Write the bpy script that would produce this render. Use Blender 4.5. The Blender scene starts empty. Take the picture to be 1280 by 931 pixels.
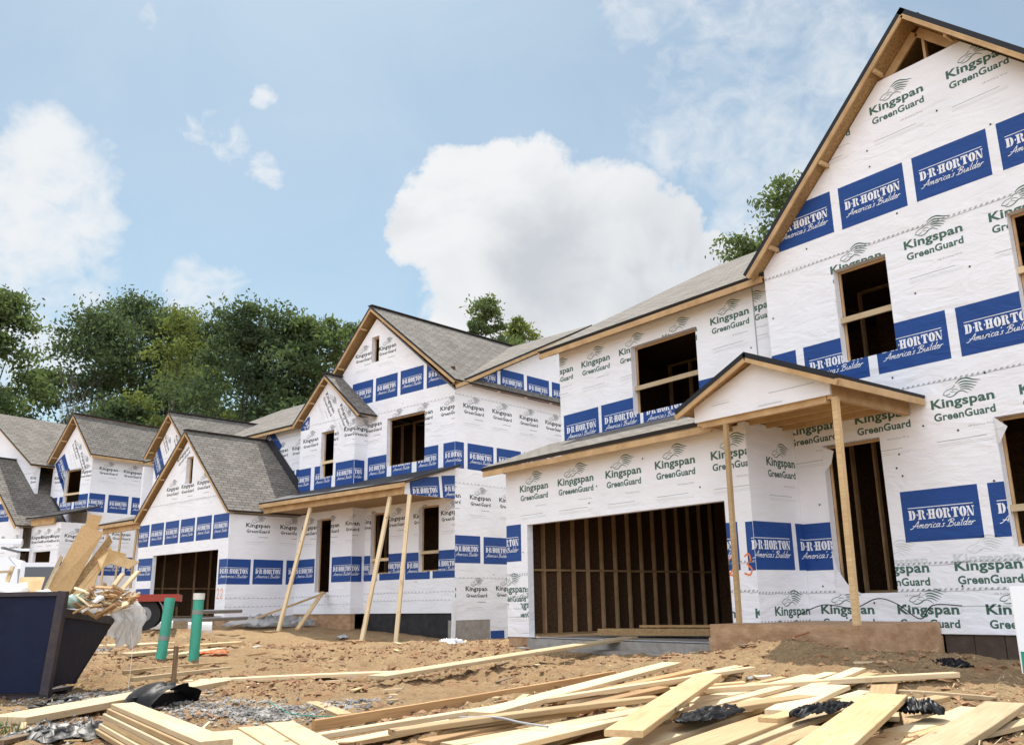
import bpy, bmesh, math, random
from math import radians as R, sin, cos, pi
from mathutils import Vector, Matrix, noise
random.seed(7)
SC = bpy.context.scene
COL = SC.collection

# ------------------------------------------------------------------ camera
YAW, PITCH, ROLL, F = R(51.92126), R(14.55886), R(-0.90872), 1107.774
fw = Vector((-sin(YAW)*cos(PITCH), cos(YAW)*cos(PITCH), sin(PITCH)))
rt = Vector((cos(YAW), sin(YAW), 0)); up = rt.cross(fw)
r2 = rt*cos(ROLL)+up*sin(ROLL); u2 = -rt*sin(ROLL)+up*cos(ROLL)
cd = bpy.data.cameras.new('camera'); cam = bpy.data.objects.new('camera', cd); COL.objects.link(cam)
cam.matrix_world = Matrix((r2, u2, -fw)).transposed().to_4x4()
cd.sensor_width = 36; cd.lens = F/1280*36; cd.clip_start = .05; cd.clip_end = 3000
SC.camera = cam
# ------------------------------------------------------------------ sky, sun, exposure
SUN_EL, SUN_H = R(60), Vector((-.93, .36, 0)).normalized()
W = bpy.data.worlds.new("World"); SC.world = W; W.use_nodes = True
SC.view_settings.view_transform = 'Standard'; SC.view_settings.look = 'None'
SC.view_settings.exposure = 1.43; SC.view_settings.gamma = 1
SKY_STRENGTH, CLOUD_GAIN = .055, 2.12
FILL_CLOUD = 16
def build_world():
    nt = W.node_tree; N = nt.nodes; L = nt.links; N.clear()
    out = N.new('ShaderNodeOutputWorld'); bg = N.new('ShaderNodeBackground'); L.new(bg.outputs[0], out.inputs[0])
    bg.inputs[1].default_value = SKY_STRENGTH
    sky = N.new('ShaderNodeTexSky'); sky.sky_type = 'NISHITA'; sky.sun_disc = False
    sky.sun_elevation = SUN_EL; sky.sun_rotation = math.atan2(SUN_H.x, SUN_H.y)
    sky.air_density = 1.0; sky.dust_density = .7; sky.ozone_density = 1.3
    tc = N.new('ShaderNodeTexCoord'); D0 = tc.outputs['Generated']; D = D0
    def warp(v, scale, amt, detail=4):
        n = N.new('ShaderNodeTexNoise'); n.inputs['Scale'].default_value = scale; n.inputs['Detail'].default_value = detail; n.inputs['Roughness'].default_value = .6; L.new(v, n.inputs['Vector'])
        a = N.new('ShaderNodeVectorMath'); a.operation = 'SUBTRACT'; L.new(n.outputs['Color'], a.inputs[0]); a.inputs[1].default_value = (.5, .5, .5)
        b = N.new('ShaderNodeVectorMath'); b.operation = 'MULTIPLY_ADD'; L.new(a.outputs[0], b.inputs[0]); b.inputs[1].default_value = (amt, amt, amt); L.new(v, b.inputs[2]); return b.outputs[0]
    DW = warp(D0, 7, .10, 8)
    def mth(op, a, b=None, c=None, clamp=False):
        n = N.new('ShaderNodeMath'); n.operation = op; n.use_clamp = clamp
        for i, v in enumerate((a, b, c)):
            if v is None: continue
            if isinstance(v, (int, float)): n.inputs[i].default_value = v
            else: L.new(v, n.inputs[i])
        return n.outputs[0]
    def nz(scale, detail, rough, off=0, dist=0.0):
        mp = N.new('ShaderNodeMapping'); L.new(D, mp.inputs[0]); mp.inputs['Location'].default_value = (off, off*.7, off*.3)
        mp.inputs['Scale'].default_value = (1, 1, 1.35)
        n = N.new('ShaderNodeTexNoise'); L.new(mp.outputs[0], n.inputs['Vector'])
        n.inputs['Scale'].default_value = scale; n.inputs['Detail'].default_value = detail
        n.inputs['Roughness'].default_value = rough; n.inputs['Distortion'].default_value = dist
        return n.outputs[0]
    def blobs(lst, D=DW):
        acc = None
        for (x, y, z), r, s in lst:
            n = N.new('ShaderNodeVectorMath'); n.operation = 'DISTANCE'; L.new(D, n.inputs[0]); n.inputs[1].default_value = Vector((x, y, z)).normalized()
            m = N.new('ShaderNodeMapRange'); m.interpolation_type = 'SMOOTHSTEP'; L.new(n.outputs['Value'], m.inputs[0])
            m.inputs[1].default_value = r; m.inputs[2].default_value = r*.25; m.inputs[3].default_value = 0; m.inputs[4].default_value = s
            acc = m.outputs[0] if acc is None else mth('MAXIMUM', acc, m.outputs[0])
        return acc
    big = blobs([((-.709, .581, .399), .15, 1.1), ((-.745, .520, .420), .10, 1.1), ((-.775, .49, .392), .075, 1.0), ((-.665, .65, .395), .13, 1.05), ((-.612, .690, .392), .085, .95),
                 ((-.755, .57, .325), .17, .9), ((-.66, .68, .32), .17, .85), ((-.578, .735, .36), .07, .8)])
    left = blobs([((-.904, .145, .395), .13, .95), ((-.925, .115, .36), .14, .95), ((-.938, .15, .32), .13, .8), ((-.885, .175, .432), .08, .66), ((-.95, .16, .27), .12, .72), ((-.9, .291, .328), .085, .85), ((-.86, .10, .50), .09, .42), ((-.80, .20, .56), .04, .5)])
    small = blobs([((-.799, .308, .518), .028, .95), ((-.829, .285, .478), .04, .8), ((-.828, .322, .458), .042, .9), ((-.84, .26, .495), .03, .66)])
    wisp = blobs([((-.515, .687, .512), .20, .60), ((-.437, .72, .539), .20, .62), ((-.535, .61, .59), .10, .62), ((-.507, .735, .449), .14, .66), ((-.555, .679, .481), .11, .62), ((-.52, .758, .39), .12, .72), ((-.62, .60, .50), .12, .36)])
    n1 = nz(9, 9, .60, 3.1); n2 = nz(26, 8, .62, 7.7, .6); n3 = nz(5, 6, .6, 1.7, .8)
    def dens(b, amp, n, lo, hi):
        v = mth('ADD', b, mth('MULTIPLY', mth('SUBTRACT', n, .5), amp))
        m = N.new('ShaderNodeMapRange'); m.interpolation_type = 'SMOOTHSTEP'; L.new(v, m.inputs[0]); m.inputs[1].default_value = lo; m.inputs[2].default_value = hi
        return m.outputs[0]
    mix12 = mth('ADD', mth('MULTIPLY', n1, .65), mth('MULTIPLY', n2, .35))
    d_big = dens(big, 1.15, mix12, .38, .68)
    d_left = mth('MULTIPLY', dens(left, 1.9, mix12, .34, 1.1), .96)
    d_small = mth('MULTIPLY', dens(small, 1.9, mth('ADD', mth('MULTIPLY', n2, .6), mth('MULTIPLY', nz(60, 6, .6, 2.2), .4)), .22, 1.35), .95)
    d_w = mth('MULTIPLY', dens(wisp, 1.5, mth('ADD', mth('MULTIPLY', n3, .6), mth('MULTIPLY', n2, .4)), .25, .95), .85)
    d = mth('MAXIMUM', mth('MAXIMUM', d_big, d_left), mth('MAXIMUM', d_small, d_w))
    haze = mth('MULTIPLY_ADD', n3, .26, .10)
    d = mth('MAXIMUM', d, haze)
    # cloud colour: bright tops, greyer thick base of the big cumulus
    grey = blobs([((-.70, .615, .355), .115, 1.0), ((-.63, .70, .335), .12, .9)])
    sh = N.new('ShaderNodeMapRange'); sh.interpolation_type = 'SMOOTHSTEP'; L.new(nz(6, 6, .55, 11.3, .9), sh.inputs[0]); sh.inputs[1].default_value = .42; sh.inputs[2].default_value = .66; sh.inputs[3].default_value = 0; sh.inputs[4].default_value = .38
    g = mth('ADD', mth('MULTIPLY', mth('MULTIPLY', grey, d_big), mth('MULTIPLY_ADD', n1, 1.0, .15)), mth('MULTIPLY', sh.outputs[0], d_big), clamp=True)
    mc = N.new('ShaderNodeMix'); mc.data_type = 'RGBA'; L.new(g, mc.inputs[0])
    k = CLOUD_GAIN
    mc.inputs[6].default_value = (2.85*k, 2.9*k, 2.95*k, 1); mc.inputs[7].default_value = (1.95*k, 2.05*k, 2.2*k, 1)
    mx = N.new('ShaderNodeMix'); mx.data_type = 'RGBA'; L.new(d, mx.inputs[0])
    tn = N.new('ShaderNodeMix'); tn.data_type = 'RGBA'; tn.blend_type = 'MULTIPLY'; tn.inputs[0].default_value = 1; L.new(sky.outputs[0], tn.inputs[6]); tn.inputs[7].default_value = (.80, .93, .84, 1)
    L.new(tn.outputs[2], mx.inputs[6]); L.new(mc.outputs[2], mx.inputs[7])
    # unseen bright cloud added behind the camera to brighten the shaded walls
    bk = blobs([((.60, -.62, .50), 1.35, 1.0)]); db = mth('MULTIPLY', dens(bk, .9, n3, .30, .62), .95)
    m3 = N.new('ShaderNodeMix'); m3.data_type = 'RGBA'; L.new(db, m3.inputs[0]); L.new(mx.outputs[2], m3.inputs[6]); m3.inputs[7].default_value = (FILL_CLOUD*.93, FILL_CLOUD*.98, FILL_CLOUD*1.08, 1)
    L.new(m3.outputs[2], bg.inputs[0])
build_world()
sd = bpy.data.lights.new('sun', 'SUN'); sd.energy = 2.55; sd.angle = R(.5); sd.color = (1, .95, .87)
so = bpy.data.objects.new('sun', sd); COL.objects.link(so)
sdir = SUN_H*cos(SUN_EL)+Vector((0, 0, sin(SUN_EL)))
so.rotation_euler = sdir.to_track_quat('Z', 'Y').to_euler(); so.location = (0, 0, 40)
cy = SC.cycles
try:
    cy.max_bounces = 8; cy.diffuse_bounces = 4; cy.transparent_max_bounces = 6; cy.use_denoising = True
except Exception: pass

# ------------------------------------------------------------------ materials
MAT = {}
def mat(name, col, rough=.7, noise_amt=0, nscale=8, bump=0, bscale=30, stretch=(1, 1, 1), col2=None, coord='Object', metal=0, spec=.3, detail=5, ramp=(.35, .65)):
    m = bpy.data.materials.new(name); m.use_nodes = True; nt = m.node_tree; N = nt.nodes; L = nt.links
    b = N['Principled BSDF']; b.inputs['Base Color'].default_value = (*col, 1); b.inputs['Roughness'].default_value = rough
    b.inputs['Metallic'].default_value = metal; b.inputs['Specular IOR Level'].default_value = spec
    MAT[name] = m
    if noise_amt or col2 or bump:
        tc = N.new('ShaderNodeTexCoord'); mp = N.new('ShaderNodeMapping'); L.new(tc.outputs[coord], mp.inputs[0]); mp.inputs['Scale'].default_value = stretch
        if noise_amt or col2:
            n = N.new('ShaderNodeTexNoise'); n.inputs['Scale'].default_value = nscale; n.inputs['Detail'].default_value = detail; n.inputs['Roughness'].default_value = .6
            L.new(mp.outputs[0], n.inputs['Vector'])
            rp = N.new('ShaderNodeValToRGB'); L.new(n.outputs[0], rp.inputs[0])
            c2 = col2 or tuple(min(1, c*(1-noise_amt)) for c in col)
            rp.color_ramp.elements[0].color = (*c2, 1); rp.color_ramp.elements[1].color = (*col, 1)
            rp.color_ramp.elements[0].position = ramp[0]; rp.color_ramp.elements[1].position = ramp[1]
            L.new(rp.outputs[0], b.inputs['Base Color'])
        if bump:
            n2 = N.new('ShaderNodeTexNoise'); n2.inputs['Scale'].default_value = bscale; n2.inputs['Detail'].default_value = 6; L.new(mp.outputs[0], n2.inputs['Vector'])
            bp = N.new('ShaderNodeBump'); bp.inputs['Strength'].default_value = bump; bp.inputs['Distance'].default_value = .02
            L.new(n2.outputs[0], bp.inputs['Height']); L.new(bp.outputs[0], b.inputs['Normal'])
    return m
def wrap_mat(name, col, rough=.5, spec=.25):
    m = bpy.data.materials.new(name); m.use_nodes = True; nt = m.node_tree; N = nt.nodes; L = nt.links; MAT[name] = m
    b = N['Principled BSDF']; b.inputs['Roughness'].default_value = rough; b.inputs['Specular IOR Level'].default_value = spec
    tc = N.new('ShaderNodeTexCoord')
    n = N.new('ShaderNodeTexNoise'); n.inputs['Scale'].default_value = 1.3; n.inputs['Detail'].default_value = 6; L.new(tc.outputs['Object'], n.inputs['Vector'])
    rp = N.new('ShaderNodeValToRGB'); L.new(n.outputs[0], rp.inputs[0]); rp.color_ramp.elements[0].position = .3; rp.color_ramp.elements[1].position = .6
    rp.color_ramp.elements[0].color = (*[c*.93 for c in col], 1); rp.color_ramp.elements[1].color = (*col, 1); L.new(rp.outputs[0], b.inputs['Base Color'])
    # sagging wrinkles: broad folds and fine diagonal creases
    a1 = N.new('ShaderNodeTexNoise'); a1.inputs['Scale'].default_value = 2.2; a1.inputs['Detail'].default_value = 3; a1.inputs['Distortion'].default_value = 1.2
    mp = N.new('ShaderNodeMapping'); mp.inputs['Scale'].default_value = (.7, .7, 1.9); L.new(tc.outputs['Object'], mp.inputs[0]); L.new(mp.outputs[0], a1.inputs['Vector'])
    a2 = N.new('ShaderNodeTexNoise'); a2.inputs['Scale'].default_value = 11; a2.inputs['Detail'].default_value = 4; a2.inputs['Distortion'].default_value = .7
    mp2 = N.new('ShaderNodeMapping'); mp2.inputs['Scale'].default_value = (.45, .45, 1.6); mp2.inputs['Rotation'].default_value = (.2, .35, 0); L.new(tc.outputs['Object'], mp2.inputs[0]); L.new(mp2.outputs[0], a2.inputs['Vector'])
    ad = N.new('ShaderNodeMath'); ad.operation = 'MULTIPLY_ADD'; L.new(a2.outputs[0], ad.inputs[0]); ad.inputs[1].default_value = .22; L.new(a1.outputs[0], ad.inputs[2])
    bp = N.new('ShaderNodeBump'); bp.inputs['Strength'].default_value = .36; bp.inputs['Distance'].default_value = .08; L.new(ad.outputs[0], bp.inputs['Height']); L.new(bp.outputs[0], b.inputs['Normal'])
    return m
wrap_mat('wrap', (.80, .80, .825)); wrap_mat('ink_blue', (.018, .062, .235), .45); wrap_mat('ink_white', (.78, .79, .82))
wrap_mat('ink_green', (.06, .13, .10)); wrap_mat('ink_black', (.045, .06, .055)); wrap_mat('ink_grey', (.36, .37, .38)); wrap_mat('ink_faint', (.60, .63, .63))
mat('paint_orange', (.75, .20, .05), .6); mat('nail_cap', (.02, .02, .02), .5)
def film_mat(name, col):
    m = bpy.data.materials.new(name); m.use_nodes = True; nt = m.node_tree; N = nt.nodes; L = nt.links; MAT[name] = m; b = N['Principled BSDF']; out = N['Material Output']
    tc = N.new('ShaderNodeTexCoord'); n = N.new('ShaderNodeTexNoise'); n.inputs['Scale'].default_value = 9; n.inputs['Detail'].default_value = 5; L.new(tc.outputs['Object'], n.inputs['Vector'])
    rp = N.new('ShaderNodeValToRGB'); L.new(n.outputs[0], rp.inputs[0]); rp.color_ramp.elements[0].color = (*[c*.85 for c in col], 1); rp.color_ramp.elements[1].color = (*col, 1); L.new(rp.outputs[0], b.inputs['Base Color'])
    b.inputs['Roughness'].default_value = .35; tl = N.new('ShaderNodeBsdfTranslucent'); tl.inputs[0].default_value = (.85, .85, .84, 1); mx = N.new('ShaderNodeMixShader'); mx.inputs[0].default_value = .5
    L.new(b.outputs[0], mx.inputs[1]); L.new(tl.outputs[0], mx.inputs[2]); L.new(mx.outputs[0], out.inputs[0])
film_mat('film_white', (.82, .82, .82))
def lumber_mat(name, col, col2):
    m = bpy.data.materials.new(name); m.use_nodes = True; nt = m.node_tree; N = nt.nodes; L = nt.links; MAT[name] = m
    b = N['Principled BSDF']; b.inputs['Roughness'].default_value = .65; b.inputs['Specular IOR Level'].default_value = .2
    tc = N.new('ShaderNodeTexCoord'); oi = N.new('ShaderNodeObjectInfo')
    sh = N.new('ShaderNodeVectorMath'); sh.operation = 'ADD'; L.new(tc.outputs['Object'], sh.inputs[0]); ml = N.new('ShaderNodeMath'); ml.operation = 'MULTIPLY'; L.new(oi.outputs['Random'], ml.inputs[0]); ml.inputs[1].default_value = 37; L.new(ml.outputs[0], sh.inputs[1])
    def tex(kind_, st, sc, **k):
        mp = N.new('ShaderNodeMapping'); L.new(sh.outputs[0], mp.inputs[0]); mp.inputs['Scale'].default_value = st
        n = N.new(kind_); n.inputs['Scale'].default_value = sc; L.new(mp.outputs[0], n.inputs['Vector'])
        for a_, v in k.items(): n.inputs[a_].default_value = v
        return n
    g = tex('ShaderNodeTexNoise', (.35, 9, 9), 5, Detail=8, Roughness=.65, Distortion=.4); big = tex('ShaderNodeTexNoise', (.5, 1, 1), 1.7, Detail=3)
    ad = N.new('ShaderNodeMath'); ad.operation = 'MULTIPLY_ADD'; L.new(big.outputs[0], ad.inputs[0]); ad.inputs[1].default_value = .5; L.new(g.outputs[0], ad.inputs[2])
    rp = N.new('ShaderNodeValToRGB'); L.new(ad.outputs[0], rp.inputs[0]); e = rp.color_ramp.elements; e[0].position = .55; e[1].position = .95; e[0].color = (*col2, 1); e[1].color = (*col, 1)
    kn = tex('ShaderNodeTexVoronoi', (.6, 1.6, 1.6), 3.2); kr = N.new('ShaderNodeMapRange'); kr.interpolation_type = 'SMOOTHSTEP'; L.new(kn.outputs['Distance'], kr.inputs[0]); kr.inputs[1].default_value = .05; kr.inputs[2].default_value = .11; kr.inputs[3].default_value = .85; kr.inputs[4].default_value = 0
    mx = N.new('ShaderNodeMix'); mx.data_type = 'RGBA'; L.new(kr.outputs[0], mx.inputs[0]); L.new(rp.outputs[0], mx.inputs[6]); mx.inputs[7].default_value = (.16, .075, .03, 1)
    dn = tex('ShaderNodeTexNoise', (1, 1, 1), 2.6, Detail=7, Roughness=.7, Distortion=.8); dr_ = N.new('ShaderNodeMapRange'); dr_.interpolation_type = 'SMOOTHSTEP'; L.new(dn.outputs[0], dr_.inputs[0]); dr_.inputs[1].default_value = .56; dr_.inputs[2].default_value = .72; dr_.inputs[4].default_value = .45
    m2 = N.new('ShaderNodeMix'); m2.data_type = 'RGBA'; L.new(dr_.outputs[0], m2.inputs[0]); L.new(mx.outputs[2], m2.inputs[6]); m2.inputs[7].default_value = (.30, .18, .09, 1)
    hv = N.new('ShaderNodeHueSaturation'); mr = N.new('ShaderNodeMapRange'); L.new(oi.outputs['Random'], mr.inputs[0]); mr.inputs[3].default_value = .70; mr.inputs[4].default_value = 1.15; L.new(mr.outputs[0], hv.inputs['Value']); L.new(m2.outputs[2], hv.inputs['Color']); L.new(hv.outputs[0], b.inputs['Base Color'])
    bp = N.new('ShaderNodeBump'); bp.inputs['Strength'].default_value = .3; bp.inputs['Distance'].default_value = .004; L.new(g.outputs[0], bp.inputs['Height']); L.new(bp.outputs[0], b.inputs['Normal'])
lumber_mat('lumber', (.57, .42, .235), (.42, .27, .13)); lumber_mat('lumber_pale', (.66, .53, .345), (.52, .375, .21)); lumber_mat('lumber_warm', (.45, .285, .135), (.31, .17, .075))
mat('timber', (.54, .365, .19), .7, .3, 3, .2, 30, (1, 1, 1), col2=(.40, .25, .12))
mat('stud_wood', (.52, .34, .18), .75, .3, 3, .1, 30, col2=(.38, .235, .115))
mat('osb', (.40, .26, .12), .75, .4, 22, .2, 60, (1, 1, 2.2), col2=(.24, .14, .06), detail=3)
mat('osb_dark', (.12, .066, .033), .9, .4, 14, .2, 60, (1, 1, 2.2), col2=(.055, .03, .015), detail=3)  # OSB copy with the interior shade put into its colour
mat('plywood', (.72, .52, .28), .65, .2, 4, .1, 30, (.4, 2, 2), col2=(.60, .40, .19))
mat('chipboard', (.52, .33, .15), .75, .25, 30, .1, 60, col2=(.44, .27, .12))
mat('concrete', (.33, .30, .27), .85, .3, 6, .25, 40, col2=(.24, .21, .18))
mat('mud_concrete', (.44, .29, .175), .9, .3, 4, .4, 25, (1, 1, 2.0), col2=(.30, .17, .09))
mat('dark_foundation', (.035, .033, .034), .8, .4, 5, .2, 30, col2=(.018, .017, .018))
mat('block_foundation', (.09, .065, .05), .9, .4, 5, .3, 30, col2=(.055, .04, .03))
mat('drip_edge', (.018, .018, .020), .5)
mat('membrane', (.035, .035, .04), .6, .3, 3, .2, 20)
mat('plastic_black', (.014, .015, .018), .48, 0, 8, .2, 9, spec=.35)
mat('plastic_white', (.78, .78, .79), .35, .12, 6, .8, 9, spec=.5)
mat('pipe_green', (.05, .38, .27), .5, .35, 7, .1, 20, (1, 1, .5), col2=(.06, .27, .19)); mat('pipe_cap', (.66, .66, .60), .5); mat('pipe_tape', (.23, .24, .22), .6)
mat('steel_blue', (.005, .010, .034), .55, .35, 5, .2, 9, col2=(.004, .008, .028), spec=.2)
mat('steel_rust', (.06, .045, .042), .7, .5, 7, .3, 25, col2=(.035, .03, .04))
mat('steel_grey', (.25, .25, .26), .4, .2, 6, metal=.6); mat('van_white', (.74, .76, .79), .25, spec=.5); mat('glass_dark', (.015, .018, .022), .08, spec=.8)
mat('rubber', (.02, .02, .02), .75); mat('wheel_rim', (.55, .56, .58), .35, metal=.7); mat('trailer_red', (.32, .045, .028), .5, .3, 6, col2=(.27, .04, .025)); mat('lamp_red', (.5, .02, .02), .2)
mat('stake_wood', (.22, .15, .09), .85, .4, 12, .3, 40, (4, 4, .5), col2=(.12, .08, .05)); mat('sign_green', (.02, .25, .16), .4); mat('sign_white', (.78, .79, .80), .45)
mat('cardboard', (.48, .31, .17), .85, .3, 5, .3, 12, col2=(.34, .2, .1)); mat('insulation', (.52, .68, .58), .9, .2, 8, .5, 20); mat('paper_white', (.8, .79, .76), .8, .1, 5, .3, 10)
mat('wire_black', (.015, .015, .015), .5); mat('strap_grey', (.30, .31, .33), .5); mat('rust_scrap', (.33, .12, .06), .9, .5, 9, .5, 20, col2=(.2, .08, .04))
mat('gravel', (.36, .335, .30), .85, .6, 3, .3, 30, col2=(.16, .15, .14), detail=1, ramp=(.4, .6)); mat('clod', (.36, .22, .12), .95, .5, 2.2, .4, 20, col2=(.20, .10, .05))
mat('straw', (.50, .38, .20), .9); mat('grass_green', (.09, .16, .05), .8)
mat('bark', (.10, .08, .065), .9, .4, 6, .6, 15, (1, 1, .3)); mat('dead_wood', (.20, .17, .15), .9, .3, 6)
def shingle_mat():
    m = bpy.data.materials.new('shingle'); m.use_nodes = True; nt = m.node_tree; N = nt.nodes; L = nt.links; MAT['shingle'] = m
    b = N['Principled BSDF']; b.inputs['Roughness'].default_value = .9; b.inputs['Specular IOR Level'].default_value = .2
    tc = N.new('ShaderNodeTexCoord'); br = N.new('ShaderNodeTexBrick'); L.new(tc.outputs['UV'], br.inputs['Vector'])
    br.inputs['Color1'].default_value = (.215, .195, .168, 1); br.inputs['Color2'].default_value = (.145, .13, .112, 1); br.inputs['Mortar'].default_value = (.06, .055, .05, 1)
    br.inputs['Scale'].default_value = 1; br.inputs['Mortar Size'].default_value = .013; br.inputs['Mortar Smooth'].default_value = .2
    br.inputs['Brick Width'].default_value = .33; br.inputs['Row Height'].default_value = .145; br.offset = .37; br.inputs['Bias'].default_value = .1
    n = N.new('ShaderNodeTexNoise'); n.inputs['Scale'].default_value = 90; L.new(tc.outputs['UV'], n.inputs['Vector'])
    n2 = N.new('ShaderNodeTexNoise'); n2.inputs['Scale'].default_value = 1.1; n2.inputs['Detail'].default_value = 6; L.new(tc.outputs['UV'], n2.inputs['Vector'])
    s = N.new('ShaderNodeMath'); s.operation = 'ADD'; L.new(n.outputs[0], s.inputs[0]); L.new(n2.outputs[0], s.inputs[1])
    hv = N.new('ShaderNodeHueSaturation'); mr = N.new('ShaderNodeMapRange'); L.new(s.outputs[0], mr.inputs[0]); mr.inputs[1].default_value = .7; mr.inputs[2].default_value = 1.3; mr.inputs[3].default_value = .80; mr.inputs[4].default_value = 1.2
    L.new(br.outputs[0], hv.inputs['Color']); L.new(mr.outputs[0], hv.inputs['Value']); L.new(hv.outputs[0], b.inputs['Base Color'])
    bp = N.new('ShaderNodeBump'); bp.inputs['Strength'].default_value = .7; bp.inputs['Distance'].default_value = .012; bp.invert = True
    L.new(br.outputs['Fac'], bp.inputs['Height']); L.new(bp.outputs[0], b.inputs['Normal'])
shingle_mat()
def soil_mat():
    m = bpy.data.materials.new('soil'); m.use_nodes = True; nt = m.node_tree; N = nt.nodes; L = nt.links; MAT['soil'] = m
    b = N['Principled BSDF']; b.inputs['Roughness'].default_value = .97; b.inputs['Specular IOR Level'].default_value = .1
    tc = N.new('ShaderNodeTexCoord'); P = tc.outputs['Object']
    def nz(sc, dt, ds=0, st=None):
        n = N.new('ShaderNodeTexNoise'); n.inputs['Scale'].default_value = sc; n.inputs['Detail'].default_value = dt; n.inputs['Distortion'].default_value = ds; n.inputs['Roughness'].default_value = .65
        L.new(P, n.inputs['Vector']); return n.outputs[0]
    def ramp(f, a, b_, ca, cb):
        r = N.new('ShaderNodeValToRGB'); L.new(f, r.inputs[0]); e = r.color_ramp.elements; e[0].position = a; e[1].position = b_; e[0].color = (*ca, 1); e[1].color = (*cb, 1); return r.outputs[0]
    def mix(f, a, b_):
        x = N.new('ShaderNodeMix'); x.data_type = 'RGBA'; L.new(f, x.inputs[0]); L.new(a, x.inputs[6]); L.new(b_, x.inputs[7]); return x.outputs[2]
    c1 = ramp(nz(.9, 8), .36, .62, (.34, .20, .10), (.50, .335, .18))
    c2 = ramp(nz(14, 8, 1.2), .3, .75, (.17, .09, .045), (.54, .39, .22))
    c3 = ramp(nz(55, 5, 2), .3, .7, (.25, .15, .075), (.62, .47, .27))
    red = ramp(nz(.55, 5, .5), .0, 1., (.31, .13, .06), (.42, .19, .09))
    c = mix(ramp(nz(3, 6), .42, .58, (0, 0, 0), (1, 1, 1)), c1, c2)
    f3 = ramp(nz(1.7, 6, 1), .4, .62, (.1, .1, .1), (.65, .65, .65)); c = mix(f3, c, c3)
    c = mix(ramp(nz(.8, 7, 1.5), .56, .68, (0, 0, 0), (.6, .6, .6)), c, red)
    c = mix(ramp(nz(.42, 6, .8), .60, .70, (0, 0, 0), (.55, .55, .55)), c, ramp(nz(9, 4), .2, .8, (.12, .068, .038), (.20, .12, .07)))
    L.new(c, b.inputs['Base Color'])
    a = N.new('ShaderNodeMath'); a.operation = 'MULTIPLY_ADD'; L.new(nz(40, 8, 1), a.inputs[0]); a.inputs[1].default_value = .45; L.new(nz(9, 8), a.inputs[2])
    bp = N.new('ShaderNodeBump'); bp.inputs['Strength'].default_value = 1; bp.inputs['Distance'].default_value = .12; L.new(a.outputs[0], bp.inputs['Height']); L.new(bp.outputs[0], b.inputs['Normal'])
soil_mat()
def leaf_mat(name, a, bcol, tr):
    m = bpy.data.materials.new(name); m.use_nodes = True; nt = m.node_tree; N = nt.nodes; L = nt.links; MAT[name] = m
    N.remove(N['Principled BSDF']); out = N['Material Output']
    tc = N.new('ShaderNodeTexCoord'); n = N.new('ShaderNodeTexNoise'); n.inputs['Scale'].default_value = .55; n.inputs['Detail'].default_value = 5; L.new(tc.outputs['Object'], n.inputs['Vector'])
    oi = N.new('ShaderNodeObjectInfo'); rp = N.new('ShaderNodeValToRGB'); L.new(n.outputs[0], rp.inputs[0]); e = rp.color_ramp.elements
    e[0].position = .35; e[1].position = .65; e[0].color = (*a, 1); e[1].color = (*bcol, 1)
    df = N.new('ShaderNodeBsdfDiffuse'); tl = N.new('ShaderNodeBsdfTranslucent'); tl.inputs[0].default_value = (*tr, 1); L.new(rp.outputs[0], df.inputs[0])
    mx = N.new('ShaderNodeMixShader'); mx.inputs[0].default_value = .42; L.new(df.outputs[0], mx.inputs[1]); L.new(tl.outputs[0], mx.inputs[2]); L.new(mx.outputs[0], out.inputs[0])
leaf_mat('leaf_dark', (.042, .062, .038), (.10, .132, .070), (.10, .14, .048)); leaf_mat('leaf_mid', (.062, .094, .045), (.135, .175, .08), (.14, .19, .055)); leaf_mat('leaf_light', (.11, .15, .045), (.18, .22, .075), (.18, .22, .05))

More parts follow.
